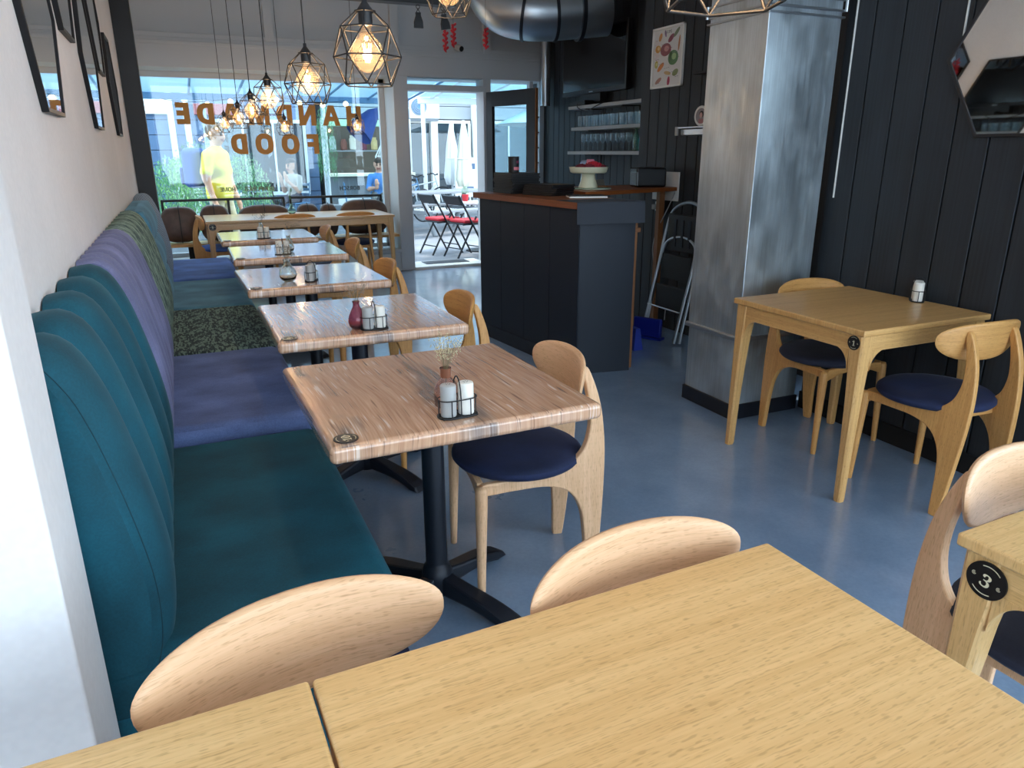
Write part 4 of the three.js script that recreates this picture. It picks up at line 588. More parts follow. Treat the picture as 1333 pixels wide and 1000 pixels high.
const padG = (w, h, d) => { const g = new THREE.SphereGeometry(1, 32, 22), p = g.attributes.position; for (let i = 0; i < p.count; i++) { const e = (v, k) => Math.sign(v) * Math.pow(Math.abs(v), k); const x = e(p.getX(i), 0.62), y = e(p.getY(i), 0.72), z = e(p.getZ(i), 0.8); p.setXYZ(i, x * w / 2, y * h / 2, z * d / 2); } g.computeVertexNormals(); return uvm(g, 0); };
for (const [x, w, h, label, r] of [[-0.03, 0.40, 0.40, 'large brown leather back cushion beside the black post', 0.02], [0.345, 0.33, 0.41, 'brown leather back cushion behind the banquette end of window table', -0.03], [0.90, 0.62, 0.395, 'brown leather back cushion behind the middle of window table', 0], [1.40, 0.28, 0.39, 'small brown leather back cushion near the vase on window table', 0.03], [1.65, 0.22, 0.385, 'brown leather back cushion between two others on window bench', -0.02], [2.09, 0.60, 0.425, 'wide brown leather back cushion at the door end of window bench', 0]]) { const c = thing('bench_cushion', label, 'cushion', [x, 0.458 + h / 2, -9.215], r, 'leather cushions on the window bench'); c.rotation.x = -0.10; part('cushion', padG(w, h, 0.15), M.leather, c); part('strap', at(new THREE.TorusGeometry(h * 0.52, 0.006, 6, 40).rotateY(Math.PI / 2).scale(1, 1, 0.42), 0, 0, 0), M.black, c); }
function lettering(name, text, size, xLeft, xRight, yBase, mat, label, spread = true) { // reads from the street, so it is mirrored from inside
  const t = thing(name, label, 'lettering', [0, 0, -9.419]); const gs = [...text].map((ch) => { const g = new TextGeometry(ch, { font, size, depth: 0.002, curveSegments: 6, bevelEnabled: size > 0.1, bevelSize: 0.009, bevelThickness: 0.0006, bevelSegments: 1 }); g.computeBoundingBox(); return g; }); const ws = gs.map((g) => g.boundingBox.max.x - g.boundingBox.min.x), tot = ws.reduce((a, b) => a + b, 0), gap = (xRight - xLeft - tot) / (text.length - 1); let x = xRight;
  gs.forEach((g, i) => { g.translate(-g.boundingBox.min.x, 0, 0); g.rotateY(Math.PI); part('letter', g, mat, t, [x, yBase, 0]); x -= ws[i] + gap; });
}
lettering('window_lettering', 'HANDMADE', 0.215, 0.085, 2.175, 1.755, M.gold, 'gold capital letters of the upper line on the shop window');
lettering('window_lettering', 'FOOD', 0.212, 0.63, 1.635, 1.43, M.gold, 'gold capital letters of the lower line on the shop window');
lettering('window_lettering', 'BORSCH', 0.05, 1.85, 2.10, 0.985, M.black, 'small black letters low on the door side of shop window');
lettering('window_lettering', 'HOME', 0.05, 0.45, 0.62, 1.00, std({ color: '#5f6f5c', roughness: 0.6 }), 'small dark letters low on the post side of shop window'); lettering('window_lettering', 'DUMPLINGS', 0.05, 0.72, 1.06, 1.00, std({ color: '#6a6a50', roughness: 0.6 }), 'small dark letters low on the middle of shop window');

// ---------------------------------------------------------------- the street outside
// a photo pixel gives a direction; the distance z is the thing's own place in the street
camera.updateMatrixWorld();
function spot(px, py, z) { const d = V3((px - 666.5) / 939.28, -(py - 500) / 939.28, -1).applyQuaternion(camera.quaternion); const t = z / d.z; return [d.x * t, 1.44 + d.y * t, z]; }
const S = { grey: std({ color: '#8a9298', roughness: 0.8 }), dark: std({ color: '#3a434c', roughness: 0.8 }), blue: std({ color: '#5a6f8c', roughness: 0.8 }), board: std({ color: '#77868f', roughness: 0.8 }), pale: std({ color: '#c9d0d2', roughness: 0.7 }), white: std({ color: '#dfe3e2', roughness: 0.6 }), wood: std({ color: '#7a7f84', roughness: 0.85 }), shop: std({ color: '#2b3036', roughness: 0.9 }), green: std({ color: '#6f8f78', roughness: 0.8 }), red: std({ color: '#b0232f', roughness: 0.8 }), roof: phy({ color: '#cfe6f2', transmission: 0.45, roughness: 1, thickness: 0 }), metal: std({ color: '#22262b', roughness: 0.5, metalness: 0.3 }), cream: std({ color: '#d9d8c4', roughness: 0.85 }), terracotta: std({ color: '#8a3f2c', roughness: 0.85 }), steelBlue: std({ color: '#5f86a8', roughness: 0.5, metalness: 0.2 }), brick: std({ color: '#8c5a4e', roughness: 0.9 }) };
{ const g = struct('ground_terrace', box(-10, 18, -0.15, -0.005, -26, -9.43, 2), std({ map: T.paving, roughness: 0.7 })); g.userData.kind = 'structure'; }
struct('ground_rear_street', box(-16, 18, -0.15, -0.125, -9.4, 18, 2), std({ map: T.paving, roughness: 0.8 }));
{ const c = thing('canopy_roof', 'pale translucent canopy roof over the street terrace', 'canopy'); const y0 = 2.78, z0 = -12, y1 = 2.50, z1 = -15.6, x0 = -4, x1 = 4.6; part('roof_sheet', loft([[[x0, y0, z0], [x1, y0, z0], [x1, y1, z1], [x0, y1, z1]], [[x0, y0 + 0.02, z0], [x1, y0 + 0.02, z0], [x1, y1 + 0.02, z1], [x0, y1 + 0.02, z1]]]), S.roof, c); for (let k = 0; k < 11; k++) { const x = x0 + 0.2 + k * 0.84; part('rafter', rod([x, y0 - 0.03, z0], [x, y1 - 0.03, z1], 0.022, 6), S.steelBlue, c); } part('eave_beam', rb(x0, x1, y1 - 0.12, y1 - 0.01, z1 - 0.06, z1 + 0.06, 0.01, 0), S.steelBlue, c); for (const x of [-3.6, 0.62, 4.4]) part('canopy_post', cyl(0.045, 0.045, -0.005, y1 - 0.1, 14).translate(x, 0, z1), S.pale, c); }
{ const c = thing('glass_awning', 'bright glass awning over the white shop across the street', 'awning'); const y0 = 2.95, z0 = -13.5, y1 = 2.62, z1 = -16.8, x0 = 5.2, x1 = 12; part('roof_sheet', loft([[[x0, y0, z0], [x1, y0, z0], [x1, y1, z1], [x0, y1, z1]], [[x0, y0 + 0.02, z0], [x1, y0 + 0.02, z0], [x1, y1 + 0.02, z1], [x0, y1 + 0.02, z1]]]), S.roof, c); for (let k = 0; k < 7; k++) { const x = x0 + 0.3 + k * 1.1; part('rafter', rod([x, y0 - 0.03, z0], [x, y1 - 0.03, z1], 0.025, 6), S.white, c); } part('eave_beam', rb(x0, x1, y1 - 0.14, y1 - 0.01, z1 - 0.06, z1 + 0.06, 0.01, 0), S.white, c); for (const x of [5.3, 11.8]) part('awning_post', cyl(0.05, 0.05, -0.005, y1 - 0.1, 14).translate(x, 0, z1), S.white, c); }
function facade(label, x0, x1, H, z, mat, opts) { // a far building: wall of boards, openings with panes, cornice
  const b = thing('street_building', label, 'building'); part('body', box(x0, x1, -0.005, H, z - 3, z - (opts.deep ?? 0.06)), opts.back ?? S.shop, b);
  const n = opts.rows; for (let k = 0; k < n; k++) { const y = opts.y0 + k * opts.h; part('wall_board', rb(x0, x1, y, y + opts.h - 0.012, z - 0.06, z - 0.02 + (k % 2) * 0.004, 0.004, 0), mat, b); } part('cornice', rb(x0 - 0.05, x1 + 0.05, H - 0.15, H, z - 0.1, z + 0.12, 0.01, 0), opts.trim ?? S.pale, b); return b;
}
function opening(b, x0, x1, y0, y1, z, frame, inside, bars = 1) {
  part('window_inside', box(x0, x1, y0, y1, z - 0.05, z - 0.015), inside, b); const f = part('window_frame', merge([box(x0 - 0.05, x1 + 0.05, y1, y1 + 0.07, z - 0.05, z + 0.05), box(x0 - 0.05, x1 + 0.05, y0 - 0.07, y0, z - 0.05, z + 0.07), box(x0 - 0.06, x0, y0, y1, z - 0.05, z + 0.05), box(x1, x1 + 0.06, y0, y1, z - 0.05, z + 0.05)]), frame, b);
  for (let k = 0; k < bars; k++) { const w = (x1 - x0) / bars; part('pane', box(x0 + k * w + 0.02, x0 + (k + 1) * w - 0.02, y0 + 0.01, y1 - 0.01, z + 0.012, z + 0.016), M.pane, f); if (k) part('mullion', box(x0 + k * w - 0.02, x0 + k * w + 0.02, y0, y1, z - 0.02, z + 0.04), frame, f); }
}
{ const b = facade('blue grey boarded shop row across the street behind the hedge', -5, 3.0, 4.6, -17.5, S.blue, { y0: 0, h: 0.3, rows: 15, trim: S.pale }); opening(b, -2.2, -0.6, 0.7, 2.1, -17.48, S.pale, S.dark, 2); opening(b, 0.8, 2.7, 0.6, 2.05, -17.48, S.pale, S.shop, 3); part('sign_band', rb(0.5, 1.3, 2.2, 2.42, -17.5, -17.4, 0.01, 0), std({ color: '#8a4a4c', roughness: 0.7 }), b); part('sign_band', rb(-2.4, 0.1, 2.2, 2.5, -17.5, -17.42, 0.01, 0), S.white, b); for (const x of [-1.0, 0.05, 0.35]) part('downpipe', cyl(0.06, 0.06, 0, 4.4, 12).translate(x, 0, -17.38), S.pale, b); }
{ const b = facade('timber kiosk with open shelves behind the man in blue', 3.05, 5.05, 3.9, -17.0, S.board, { y0: 2.15, h: 0.25, rows: 7, trim: S.green, deep: 0.65 }); part('back_wall', box(3.1, 5.0, 0, 2.1, -17.64, -17.55), std({ color: '#6a6258', roughness: 0.9 }), b); part('counter_front', rb(3.1, 5.0, 0, 0.92, -17.0, -16.9, 0.01), S.wood, b); part('counter_slab', rb(3.05, 5.05, 0.92, 0.99, -17.1, -16.75, 0.01, 0), S.cream, b); part('fascia', rb(3.05, 4.7, 1.98, 2.12, -16.95, -16.8, 0.01, 0), std({ color: '#8fb59a', roughness: 0.8 }), b); part('shelf_board', rb(3.2, 4.9, 1.45, 1.48, -17.4, -17.15, 0.004, 0), S.wood, b); for (const x of [3.08, 4.98]) part('corner_post', rb(x - 0.06, x + 0.06, 0, 2.15, -17.05, -16.93, 0.01), S.pale, b);
  const cols = ['#b8c4c0', '#7a4a3c', '#c9b27a', '#5b7a8c', '#d9d2c0', '#6a3040', '#90a878']; [[3.3, 0.3, 0], [3.55, 0.24, 1], [3.75, 0.32, 4], [4.0, 0.2, 5], [4.25, 0.28, 2], [4.5, 0.22, 3], [4.72, 0.3, 6]].forEach(([x, h, k], i) => { const t = thing('kiosk_jar', ['pale', 'rust brown', 'ivory', 'maroon', 'straw', 'slate blue', 'sage'][i] + ' storage jar on the kiosk shelf', 'jar', [x, 1.481, -17.27], 0, 'jars on the kiosk shelf'); part('jar', lathe([[0, 0], [0.07, 0], [0.075, h * 0.1], [0.075, h * 0.75], [0.05, h * 0.85], [0.055, h], [0, h]], 16), std({ color: cols[k], roughness: 0.6 }), t); });
  const l = thing('wire_lantern', 'white wire lantern on the kiosk counter', 'lantern', [4.32, 0.991, -16.93]); const g = []; for (let k = 0; k < 8; k++) { const a = k * Math.PI / 4; g.push(rod([0.14 * Math.cos(a), 0, 0.14 * Math.sin(a)], [0.14 * Math.cos(a), 0.36, 0.14 * Math.sin(a)], 0.008, 6), rod([0.14 * Math.cos(a), 0.36, 0.14 * Math.sin(a)], [0, 0.62, 0], 0.006, 6)); } for (const y of [0, 0.18, 0.36]) g.push(at(new THREE.TorusGeometry(0.14, 0.009, 6, 24).rotateX(Math.PI / 2), 0, y, 0)); part('cage', merge(g), S.white, l); }
{ const b = facade('white glazed shop with air conditioner across the street', 5.1, 12, 4.6, -17.8, S.grey, { y0: 2.2, h: 0.3, rows: 8, trim: S.white }); opening(b, 5.2, 5.75, 0.1, 2.1, -17.78, S.white, S.dark, 1); opening(b, 5.95, 6.75, 0.1, 2.1, -17.78, S.white, S.shop, 2); opening(b, 7.2, 8.5, 0.3, 2.1, -17.78, S.white, S.dark, 2); opening(b, 8.9, 11.5, 0.3, 2.1, -17.78, S.white, S.dark, 4); for (const x of [5.85, 6.95, 8.7]) part('pilaster', rb(x - 0.09, x + 0.09, 0, 4.4, -17.85, -17.68, 0.01), S.white, b); }
struct('wall_street_end', box(-10, 18, -0.1, 6.5, -23, -22.5), S.grey);
{ const [x, y] = spot(545, 142, -17.5); const a = thing('air_conditioner', 'white outdoor air conditioner with round fan grille across the street', 'air conditioner', [x + 0.05, y - 0.22, -17.45]); part('case', rb(-0.40, 0.40, 0, 0.52, -0.14, 0.14, 0.015), S.white, a); part('fan_grille', merge([0.18, 0.14, 0.10, 0.06].map((r) => at(new THREE.TorusGeometry(r, 0.008, 6, 32), -0.1, 0.26, 0.145))), S.grey, a); part('fan', at(cyl(0.18, 0.18, -0.003, 0.003, 28), -0.1, 0.26, 0.142, 0, Math.PI / 2), S.steelBlue, a); part('bracket', rb(-0.38, 0.38, -0.05, 0, -0.1, 0.12, 0.005), S.grey, a); }
// greenery
const leafG = (() => { const g = []; for (let k = 0; k < 1400; k++) { const a = rr(0, 6.28), e = Math.acos(rr(-0.6, 1)), r = Math.pow(rnd(), 0.28); const l = new THREE.BufferGeometry(); const L = rr(0.07, 0.15), w = L * 0.17; l.setAttribute('position', new THREE.Float32BufferAttribute([0, 0, 0, w, 0.01, L * 0.45, 0, 0.0, L, 0, 0, 0, 0, 0, L, -w, 0.01, L * 0.45], 3)); l.setAttribute('uv', new THREE.Float32BufferAttribute([0, 0, 1, 0, 1, 1, 0, 0, 1, 1, 0, 1], 2)); l.rotateX(rr(-0.2, 1.2)); l.rotateY(rr(0, 6.28)); l.translate(Math.sin(e) * Math.cos(a) * r, Math.cos(e) * r, Math.sin(e) * Math.sin(a) * r); l.computeVertexNormals(); g.push(l); } return merge(g); })();
const leafM = [std({ color: '#7fae6a', roughness: 0.7, side: THREE.DoubleSide }), std({ color: '#5f9668', roughness: 0.7, side: THREE.DoubleSide }), std({ color: '#93bd84', roughness: 0.7, side: THREE.DoubleSide })];
function bush(x, z, sx, sy, sz, k, label) { const b = thing('bamboo_bush', label, 'bush', [x, 0, z], k * 1.3, 'bushes on the terrace'); part('planter', rb(-sx * 0.7, sx * 0.7, -0.005, 0.34, -0.22, 0.22, 0.01), S.wood, b); const st = []; for (let i = 0; i < 9; i++) st.push(rod([rr(-0.2, 0.2) * sx, 0.3, rr(-0.1, 0.1)], [rr(-0.7, 0.7) * sx, 0.3 + sy * rr(0.8, 1.3), rr(-0.6, 0.6) * sz], 0.009, 5)); part('stems', merge(st), S.green, b); for (let i = 0; i < 2; i++) { const f = part('foliage', leafG, leafM[(k + i) % 3], b, [0, 0.36 + sy * 0.52, 0]); f.scale.set(sx, sy * (0.92 - i * 0.1), sz); f.rotation.y = i * 2; f.userData.kind = 'stuff'; } }
bush(-0.08, -11.6, 0.42, 0.74, 0.45, 0, 'tall feathery green bush right behind the window beside the black post'); bush(1.0, -12.9, 0.45, 0.80, 0.35, 1, 'leafy green bush in planter behind the man in yellow'); bush(0.35, -14.2, 0.6, 0.92, 0.5, 1, 'dark green bush in planter at the far end of terrace');
{ const v = thing('climbing_plant', 'climbing plant twined up a thin post beside the kiosk', 'plant', [2.98, 0, -16.3]); part('post', cyl(0.03, 0.03, -0.005, 2.4, 10), S.pale, v); const f = part('foliage', leafG, leafM[1], v, [0, 1.45, 0]); f.scale.set(0.22, 1.0, 0.2); f.userData.kind = 'stuff'; part('planter', rb(-0.2, 0.2, -0.005, 0.35, -0.2, 0.2, 0.01), S.wood, v); }
// people: one skin of blended capsules each, coloured by the nearest limb
function figure(bones, cell, label, pos, turn) { // bone: [ax,ay,az, bx,by,bz, ra, rb, colour, kind]
  const lo = V3(9, 9, 9), hi = V3(-9, -9, -9); for (const b of bones) for (const o of [0, 3]) { const r = Math.max(b[6], b[7]) + 0.06; lo.min(V3(b[o] - r, b[o + 1] - r, b[o + 2] - r)); hi.max(V3(b[o] + r, b[o + 1] + r, b[o + 2] + r)); }
  const size = Math.max(hi.x - lo.x, hi.y - lo.y, hi.z - lo.z), N = Math.ceil(size / cell), mid = lo.clone().add(hi).multiplyScalar(0.5), half = size / 2; const mc = new MarchingCubes(N, S.grey, false, false, 120000); mc.isolation = 0;
  const dist = (b, x, y, z) => { const dx = b[3] - b[0], dy = b[4] - b[1], dz = b[5] - b[2]; const t = Math.max(0, Math.min(1, ((x - b[0]) * dx + (y - b[1]) * dy + (z - b[2]) * dz) / (dx * dx + dy * dy + dz * dz + 1e-9))); return Math.hypot(x - b[0] - dx * t, y - b[1] - dy * t, z - b[2] - dz * t) - (b[6] + (b[7] - b[6]) * t); };
  for (let k = 0; k < N; k++) for (let j = 0; j < N; j++) for (let i = 0; i < N; i++) { const x = mid.x + ((i - N / 2) / (N / 2)) * half, y = mid.y + ((j - N / 2) / (N / 2)) * half, z = mid.z + ((k - N / 2) / (N / 2)) * half; let d = 1; for (const b of bones) { const e = dist(b, x, y, z); if (e < 0.3) { const q = Math.max(0.035 - Math.abs(d - e), 0) / 0.035; d = Math.min(d, e) - q * q * 0.035 * 0.25; } } mc.field[k * N * N + j * N + i] = -d; }
  mc.update(); const n = mc.count, p = new Float32Array(n * 3), nn = new Float32Array(n * 3), c = new Float32Array(n * 3), col = new THREE.Color();
  for (let i = 0; i < n; i++) { const x = mid.x + mc.positionArray[i * 3] * half, y = mid.y + mc.positionArray[i * 3 + 1] * half, z = mid.z + mc.positionArray[i * 3 + 2] * half; p.set([x, y, z], i * 3); let best = 9, bc = null; for (const b of bones) { const d = dist(b, x, y, z); if (d < best) { best = d; bc = b[8]; } } col.set(bc); c.set([col.r, col.g, col.b], i * 3); nn.set([mc.normalArray[i * 3], mc.normalArray[i * 3 + 1], mc.normalArray[i * 3 + 2]], i * 3); }
  const g = new THREE.BufferGeometry(); g.setAttribute('position', new THREE.BufferAttribute(p, 3)); g.setAttribute('color', new THREE.BufferAttribute(c, 3)); g.computeVertexNormals(); // smooth by merging equal points
  const key = new Map(), acc = g.attributes.normal; for (let i = 0; i < n; i++) { const k = p[i * 3].toFixed(4) + p[i * 3 + 1].toFixed(4) + p[i * 3 + 2].toFixed(4); const a = key.get(k) ?? [0, 0, 0]; a[0] += acc.getX(i); a[1] += acc.getY(i); a[2] += acc.getZ(i); key.set(k, a); } for (let i = 0; i < n; i++) { const a = key.get(p[i * 3].toFixed(4) + p[i * 3 + 1].toFixed(4) + p[i * 3 + 2].toFixed(4)), l = Math.hypot(...a) || 1; acc.setXYZ(i, a[0] / l, a[1] / l, a[2] / l); }
  const t = thing('person', label, 'person', pos, turn); part('body', g, std({ vertexColors: true, roughness: 0.8 }), t); return t;
}
const skin = '#c99a80', arm = (s, pts, r, sleeve, cut = 1) => { const out = []; for (let i = 0; i < pts.length - 1; i++) out.push([...pts[i], ...pts[i + 1], r[i], r[i + 1], i < cut ? sleeve : skin]); return out; };
const hand = (x, y, z, dx, dz, sy) => { const o = [[x, y, z, x + dx * 0.03, y + sy * 0.08, z + dz * 0.03, 0.034, 0.028, skin]]; for (let k = 0; k < 4; k++) { const q = (k - 1.5) * 0.017; o.push([x + dx * 0.03 + q * (1 - Math.abs(dx)), y + sy * 0.08, z + dz * 0.03 + q * Math.abs(dx), x + dx * 0.045 + q * (1 - Math.abs(dx)), y + sy * (0.15 + 0.015 * (1.5 - Math.abs(k - 1.5))), z + dz * 0.04 + q * Math.abs(dx), 0.011, 0.009, skin]); } o.push([x + 0.02, y + sy * 0.03, z, x + 0.045, y + sy * 0.09, z + 0.015, 0.013, 0.010, skin]); return o; };
const head = (x, y, z, hair, long = 0, f = 1) => { const o = [[x, y - 0.03, z + 0.012 * f, x, y + 0.04, z, 0.078, 0.092, skin], [x, y - 0.075, z + 0.03 * f, x, y - 0.05, z + 0.035 * f, 0.045, 0.052, skin], [x, y - 0.005, z + 0.095 * f, x, y - 0.03, z + 0.112 * f, 0.012, 0.016, skin], [x - 0.085, y - 0.01, z, x - 0.088, y + 0.02, z, 0.014, 0.016, skin], [x + 0.085, y - 0.01, z, x + 0.088, y + 0.02, z, 0.014, 0.016, skin], [x, y + 0.06, z - 0.025 * f, x, y + 0.075, z + 0.01 * f, 0.095, 0.085, hair], [x, y + 0.0, z - 0.05 * f, x, y + 0.06, z - 0.04 * f, 0.075, 0.088, hair], [x - 0.032, y + 0.012, z + 0.087 * f, x - 0.03, y + 0.012, z + 0.089 * f, 0.012, 0.012, '#2c211e'], [x + 0.032, y + 0.012, z + 0.087 * f, x + 0.03, y + 0.012, z + 0.089 * f, 0.012, 0.012, '#2c211e'], [x - 0.02, y - 0.058, z + 0.085 * f, x + 0.02, y - 0.058, z + 0.085 * f, 0.010, 0.010, '#9c5a52'], [x, y - 0.16, z - 0.01, x, y - 0.07, z - 0.005, 0.055, 0.052, skin]]; if (long) o.push([x - 0.05, y, z - 0.06 * f, x - 0.07, y - long, z - 0.06 * f, 0.06, 0.035, hair], [x + 0.05, y, z - 0.06 * f, x + 0.07, y - long, z - 0.06 * f, 0.06, 0.035, hair]); return o; };
{ const shirt = '#d8c844', pants = '#b9ad8c';
  figure([...head(0.02, 1.66, 0.03, '#6a5a4c'), [-0.13, 1.40, 0, 0.13, 1.40, 0, 0.085, 0.085, shirt], [0, 1.38, 0, 0, 1.12, 0.01, 0.145, 0.15, shirt], [-0.05, 1.25, 0.02, 0.05, 1.25, 0.02, 0.13, 0.13, shirt], [-0.06, 1.02, 0, 0.06, 1.02, 0, 0.14, 0.14, shirt], [-0.07, 0.93, 0, 0.07, 0.93, 0, 0.135, 0.135, shirt],
    ...arm(1, [[0.19, 1.40, 0], [0.235, 1.20, 0.0], [0.25, 1.12, 0.01], [0.27, 0.88, 0.08]], [0.075, 0.068, 0.046, 0.033], shirt), ...hand(0.27, 0.86, 0.085, 0, 1, -1), ...arm(-1, [[-0.19, 1.40, 0], [-0.235, 1.20, -0.02], [-0.25, 1.12, -0.02], [-0.26, 0.88, 0.05]], [0.075, 0.068, 0.046, 0.033], shirt), ...hand(-0.26, 0.86, 0.055, 0, 1, -1),
    [0.09, 0.90, 0, 0.10, 0.50, 0.10, 0.10, 0.066, pants], [0.10, 0.50, 0.10, 0.10, 0.10, 0.06, 0.064, 0.046, pants], [0.10, 0.05, 0.04, 0.10, 0.04, 0.20, 0.045, 0.038, '#3a3530'], [-0.09, 0.90, 0, -0.10, 0.50, -0.02, 0.10, 0.066, pants], [-0.10, 0.50, -0.02, -0.10, 0.12, -0.24, 0.064, 0.046, pants], [-0.10, 0.06, -0.24, -0.10, 0.035, -0.10, 0.045, 0.036, '#3a3530']], 0.018, 'person in a yellow shirt walking past the shop window', [0.50, 0, -10.6], 1.0);
  const b = thing('backpack', 'large dark blue backpack worn by the person in yellow', 'backpack', [0.25, 1.0, -10.74], 1.0); part('pack', rb(-0.17, 0.17, 0, 0.5, -0.12, 0.10, 0.08, 1, 4), std({ color: '#2c4a86', roughness: 0.8 }), b); part('pocket', rb(-0.13, 0.13, 0.04, 0.26, -0.17, -0.11, 0.03, 1, 3), std({ color: '#263e70', roughness: 0.8 }), b); }
function seated(shirt, pants, hair, long, label, pos, turn, lift) { return figure([...head(0, 1.17, 0.04, hair, long), [-0.13, 0.93, 0, 0.13, 0.93, 0, 0.075, 0.075, shirt], [0, 0.92, 0, 0, 0.62, 0, 0.125, 0.13, shirt], [-0.07, 0.54, 0, 0.07, 0.54, 0, 0.12, 0.12, pants],
    ...arm(1, [[0.18, 0.94, 0], [0.23, 0.72, 0.05], [0.22, 0.68, 0.07], [0.10, 0.74 + lift, 0.26]], [0.062, 0.055, 0.042, 0.030], shirt), ...hand(0.10, 0.74 + lift, 0.26, 0, 1, 1), ...arm(-1, [[-0.18, 0.94, 0], [-0.23, 0.72, 0.05], [-0.22, 0.68, 0.07], [-0.06, 0.72 + lift, 0.26]], [0.062, 0.055, 0.042, 0.030], shirt), ...hand(-0.06, 0.72 + lift, 0.26, 0, 1, 1),
    [0.09, 0.53, 0.02, 0.10, 0.50, 0.42, 0.085, 0.062, pants], [0.10, 0.49, 0.42, 0.10, 0.10, 0.44, 0.058, 0.042, pants], [0.10, 0.05, 0.42, 0.10, 0.035, 0.56, 0.04, 0.035, '#2f2b2a'], [-0.09, 0.53, 0.02, -0.10, 0.50, 0.42, 0.085, 0.062, pants], [-0.10, 0.49, 0.42, -0.10, 0.10, 0.46, 0.058, 0.042, pants], [-0.10, 0.05, 0.44, -0.10, 0.035, 0.58, 0.04, 0.035, '#2f2b2a']], 0.022, label, pos, turn); }
seated('#b8b0a4', '#3a3440', '#2a1d1c', 0.22, 'dark haired person seated at a terrace table holding a drink', [2.20, 0, -16.0], -1.0, 0.16);
seated('#4f86c4', '#7d7a72', '#35291f', 0, 'person in a blue jacket seated in front of the kiosk', [3.98, 0, -15.9], -0.25, 0.0);
function cafeChair(x, z, turn, label, mat) { const c = thing('terrace_chair', label, 'chair', [x, 0, z], turn, 'metal terrace chairs'); part('seat', rb(-0.2, 0.2, 0.42, 0.445, -0.2, 0.2, 0.008), mat, c); for (const [a, b] of [[-1, -1], [1, -1], [-1, 1], [1, 1]]) part('leg', rod([a * 0.18, 0.42, b * 0.18], [a * 0.21, -0.005, b * 0.22], 0.012, 8), mat, c); for (const y of [0.6, 0.7, 0.8]) part('back_slat', rb(-0.19, 0.19, y - 0.025, y + 0.025, -0.22, -0.205, 0.004), mat, c); for (const s of [-1, 1]) part('back_post', rod([s * 0.19, 0.43, -0.19], [s * 0.19, 0.84, -0.225], 0.011, 8), mat, c); }
cafeChair(2.22, -16.02, -1.0, 'blue metal chair under the dark haired person', S.steelBlue); cafeChair(3.98, -15.92, -0.25, 'blue metal chair under the person in blue jacket', S.steelBlue); cafeChair(3.36, -15.5, 1.4, 'empty blue metal chair before the kiosk', S.steelBlue); cafeChair(1.55, -14.6, 0.4, 'dark metal chair turned to the seated woman', S.metal);
function cafeTable(x, z, label, h = 0.72, r = 0.34, mat = S.steelBlue) { const t = thing('terrace_table', label, 'table', [x, 0, z], 0, 'terrace tables'); part('table_top', cyl(r, r, h - 0.02, h, 32), mat, t); part('stem', cyl(0.025, 0.025, 0.02, h - 0.02, 12), S.metal, t); part('base', lathe([[0, -0.005], [0.22, -0.005], [0.21, 0.012], [0.03, 0.04], [0, 0.04]], 24), S.metal, t); return t; }
cafeTable(1.32, -15.7, 'round blue terrace table before the dark haired person'); 
{ const s = thing('sign_board', 'low white board standing under the kiosk counter', 'board', [3.75, 0, -16.55]); part('panel', rb(-0.55, 0.55, 0.03, 0.46, -0.02, 0.02, 0.006), S.white, s); for (const x of [-0.45, 0.45]) part('foot', rb(x - 0.03, x + 0.03, -0.005, 0.04, -0.12, 0.12, 0.006), S.grey, s); }
function parasol(x, z, h, label, mat, open) { const p = thing('parasol', label, 'parasol', [x, 0, z], 0.3); part('pole', cyl(0.025, 0.025, 0.04, h, 12), S.pale, p); part('base', cyl(0.25, 0.22, -0.005, 0.06, 24), S.grey, p); if (open) { const g = lathe([[0.001, 0.02], [0.7, -0.22], [1.35, -0.5], [1.33, -0.52], [0.68, -0.25], [0.001, -0.01]], 8); part('canopy', g, mat, p, [0, h, 0]); } else { const g = lathe([[0.001, 0], [0.03, -0.03], [0.10, -0.5], [0.15, -1.15], [0.11, -1.3], [0.02, -1.3]], 24), q = g.attributes.position; for (let i = 0; i < q.count; i++) { const a = Math.atan2(q.getZ(i), q.getX(i)), f = 1 + 0.22 * Math.cos(a * 8); q.setX(i, q.getX(i) * f); q.setZ(i, q.getZ(i) * f); } g.computeVertexNormals(); part('canopy', g, mat, p, [0, h, 0]); part('tie', at(new THREE.TorusGeometry(0.13, 0.012, 6, 24).rotateX(Math.PI / 2), 0, h - 0.75, 0), S.white, p); } }
{ const [x, y] = spot(499, 160, -14.3); const p = thing('parasol', 'half folded navy blue parasol tilted beside the kiosk', 'parasol', [x, 0, -14.3], 0.3); part('pole', rod([-0.02, 0.04, 0], [0.0, 2.2, 0], 0.022, 12), S.pale, p); part('base', cyl(0.25, 0.22, -0.005, 0.06, 24), S.grey, p); const g = lathe([[0.001, 0.02], [0.12, -0.14], [0.27, -0.62], [0.26, -0.64], [0.10, -0.17], [0.001, -0.02]], 10); g.rotateZ(-0.75); part('canopy', g, std({ color: '#2a3f7a', roughness: 0.8 }), p, [-0.12, 2.22, 0]); }
{ const [x] = spot(604, 200, -14.6); parasol(x, -14.6, 2.05, 'closed cream parasol standing by the picnic table', S.cream, false); const [x2] = spot(588, 200, -15.6); parasol(x2, -15.6, 2.05, 'closed ivory parasol further behind the picnic table', S.white, false); parasol(7.6, -14.5, 2.5, 'white open parasol beyond the glazed door', S.white, true); }
{ const f = thing('festoon_lights', 'string of small round festoon bulbs under the canopy', 'string lights'); const P = [...Array(9)].map((_, k) => { const q = spot(210 + k * 30, 133 + 4 * Math.sin(k * 1.1), -14.6 + 0.1 * (k % 3)); return q; }); part('wire', tube(P.map((p) => [p[0], p[1] + 0.05, p[2]]), 0.006, 60, 5), S.metal, f); P.forEach((p) => part('bulb', at(new THREE.SphereGeometry(0.045, 14, 10), ...p), std({ color: '#fff1d0', emissive: '#ffdca0', emissiveIntensity: 5 }), f)); }
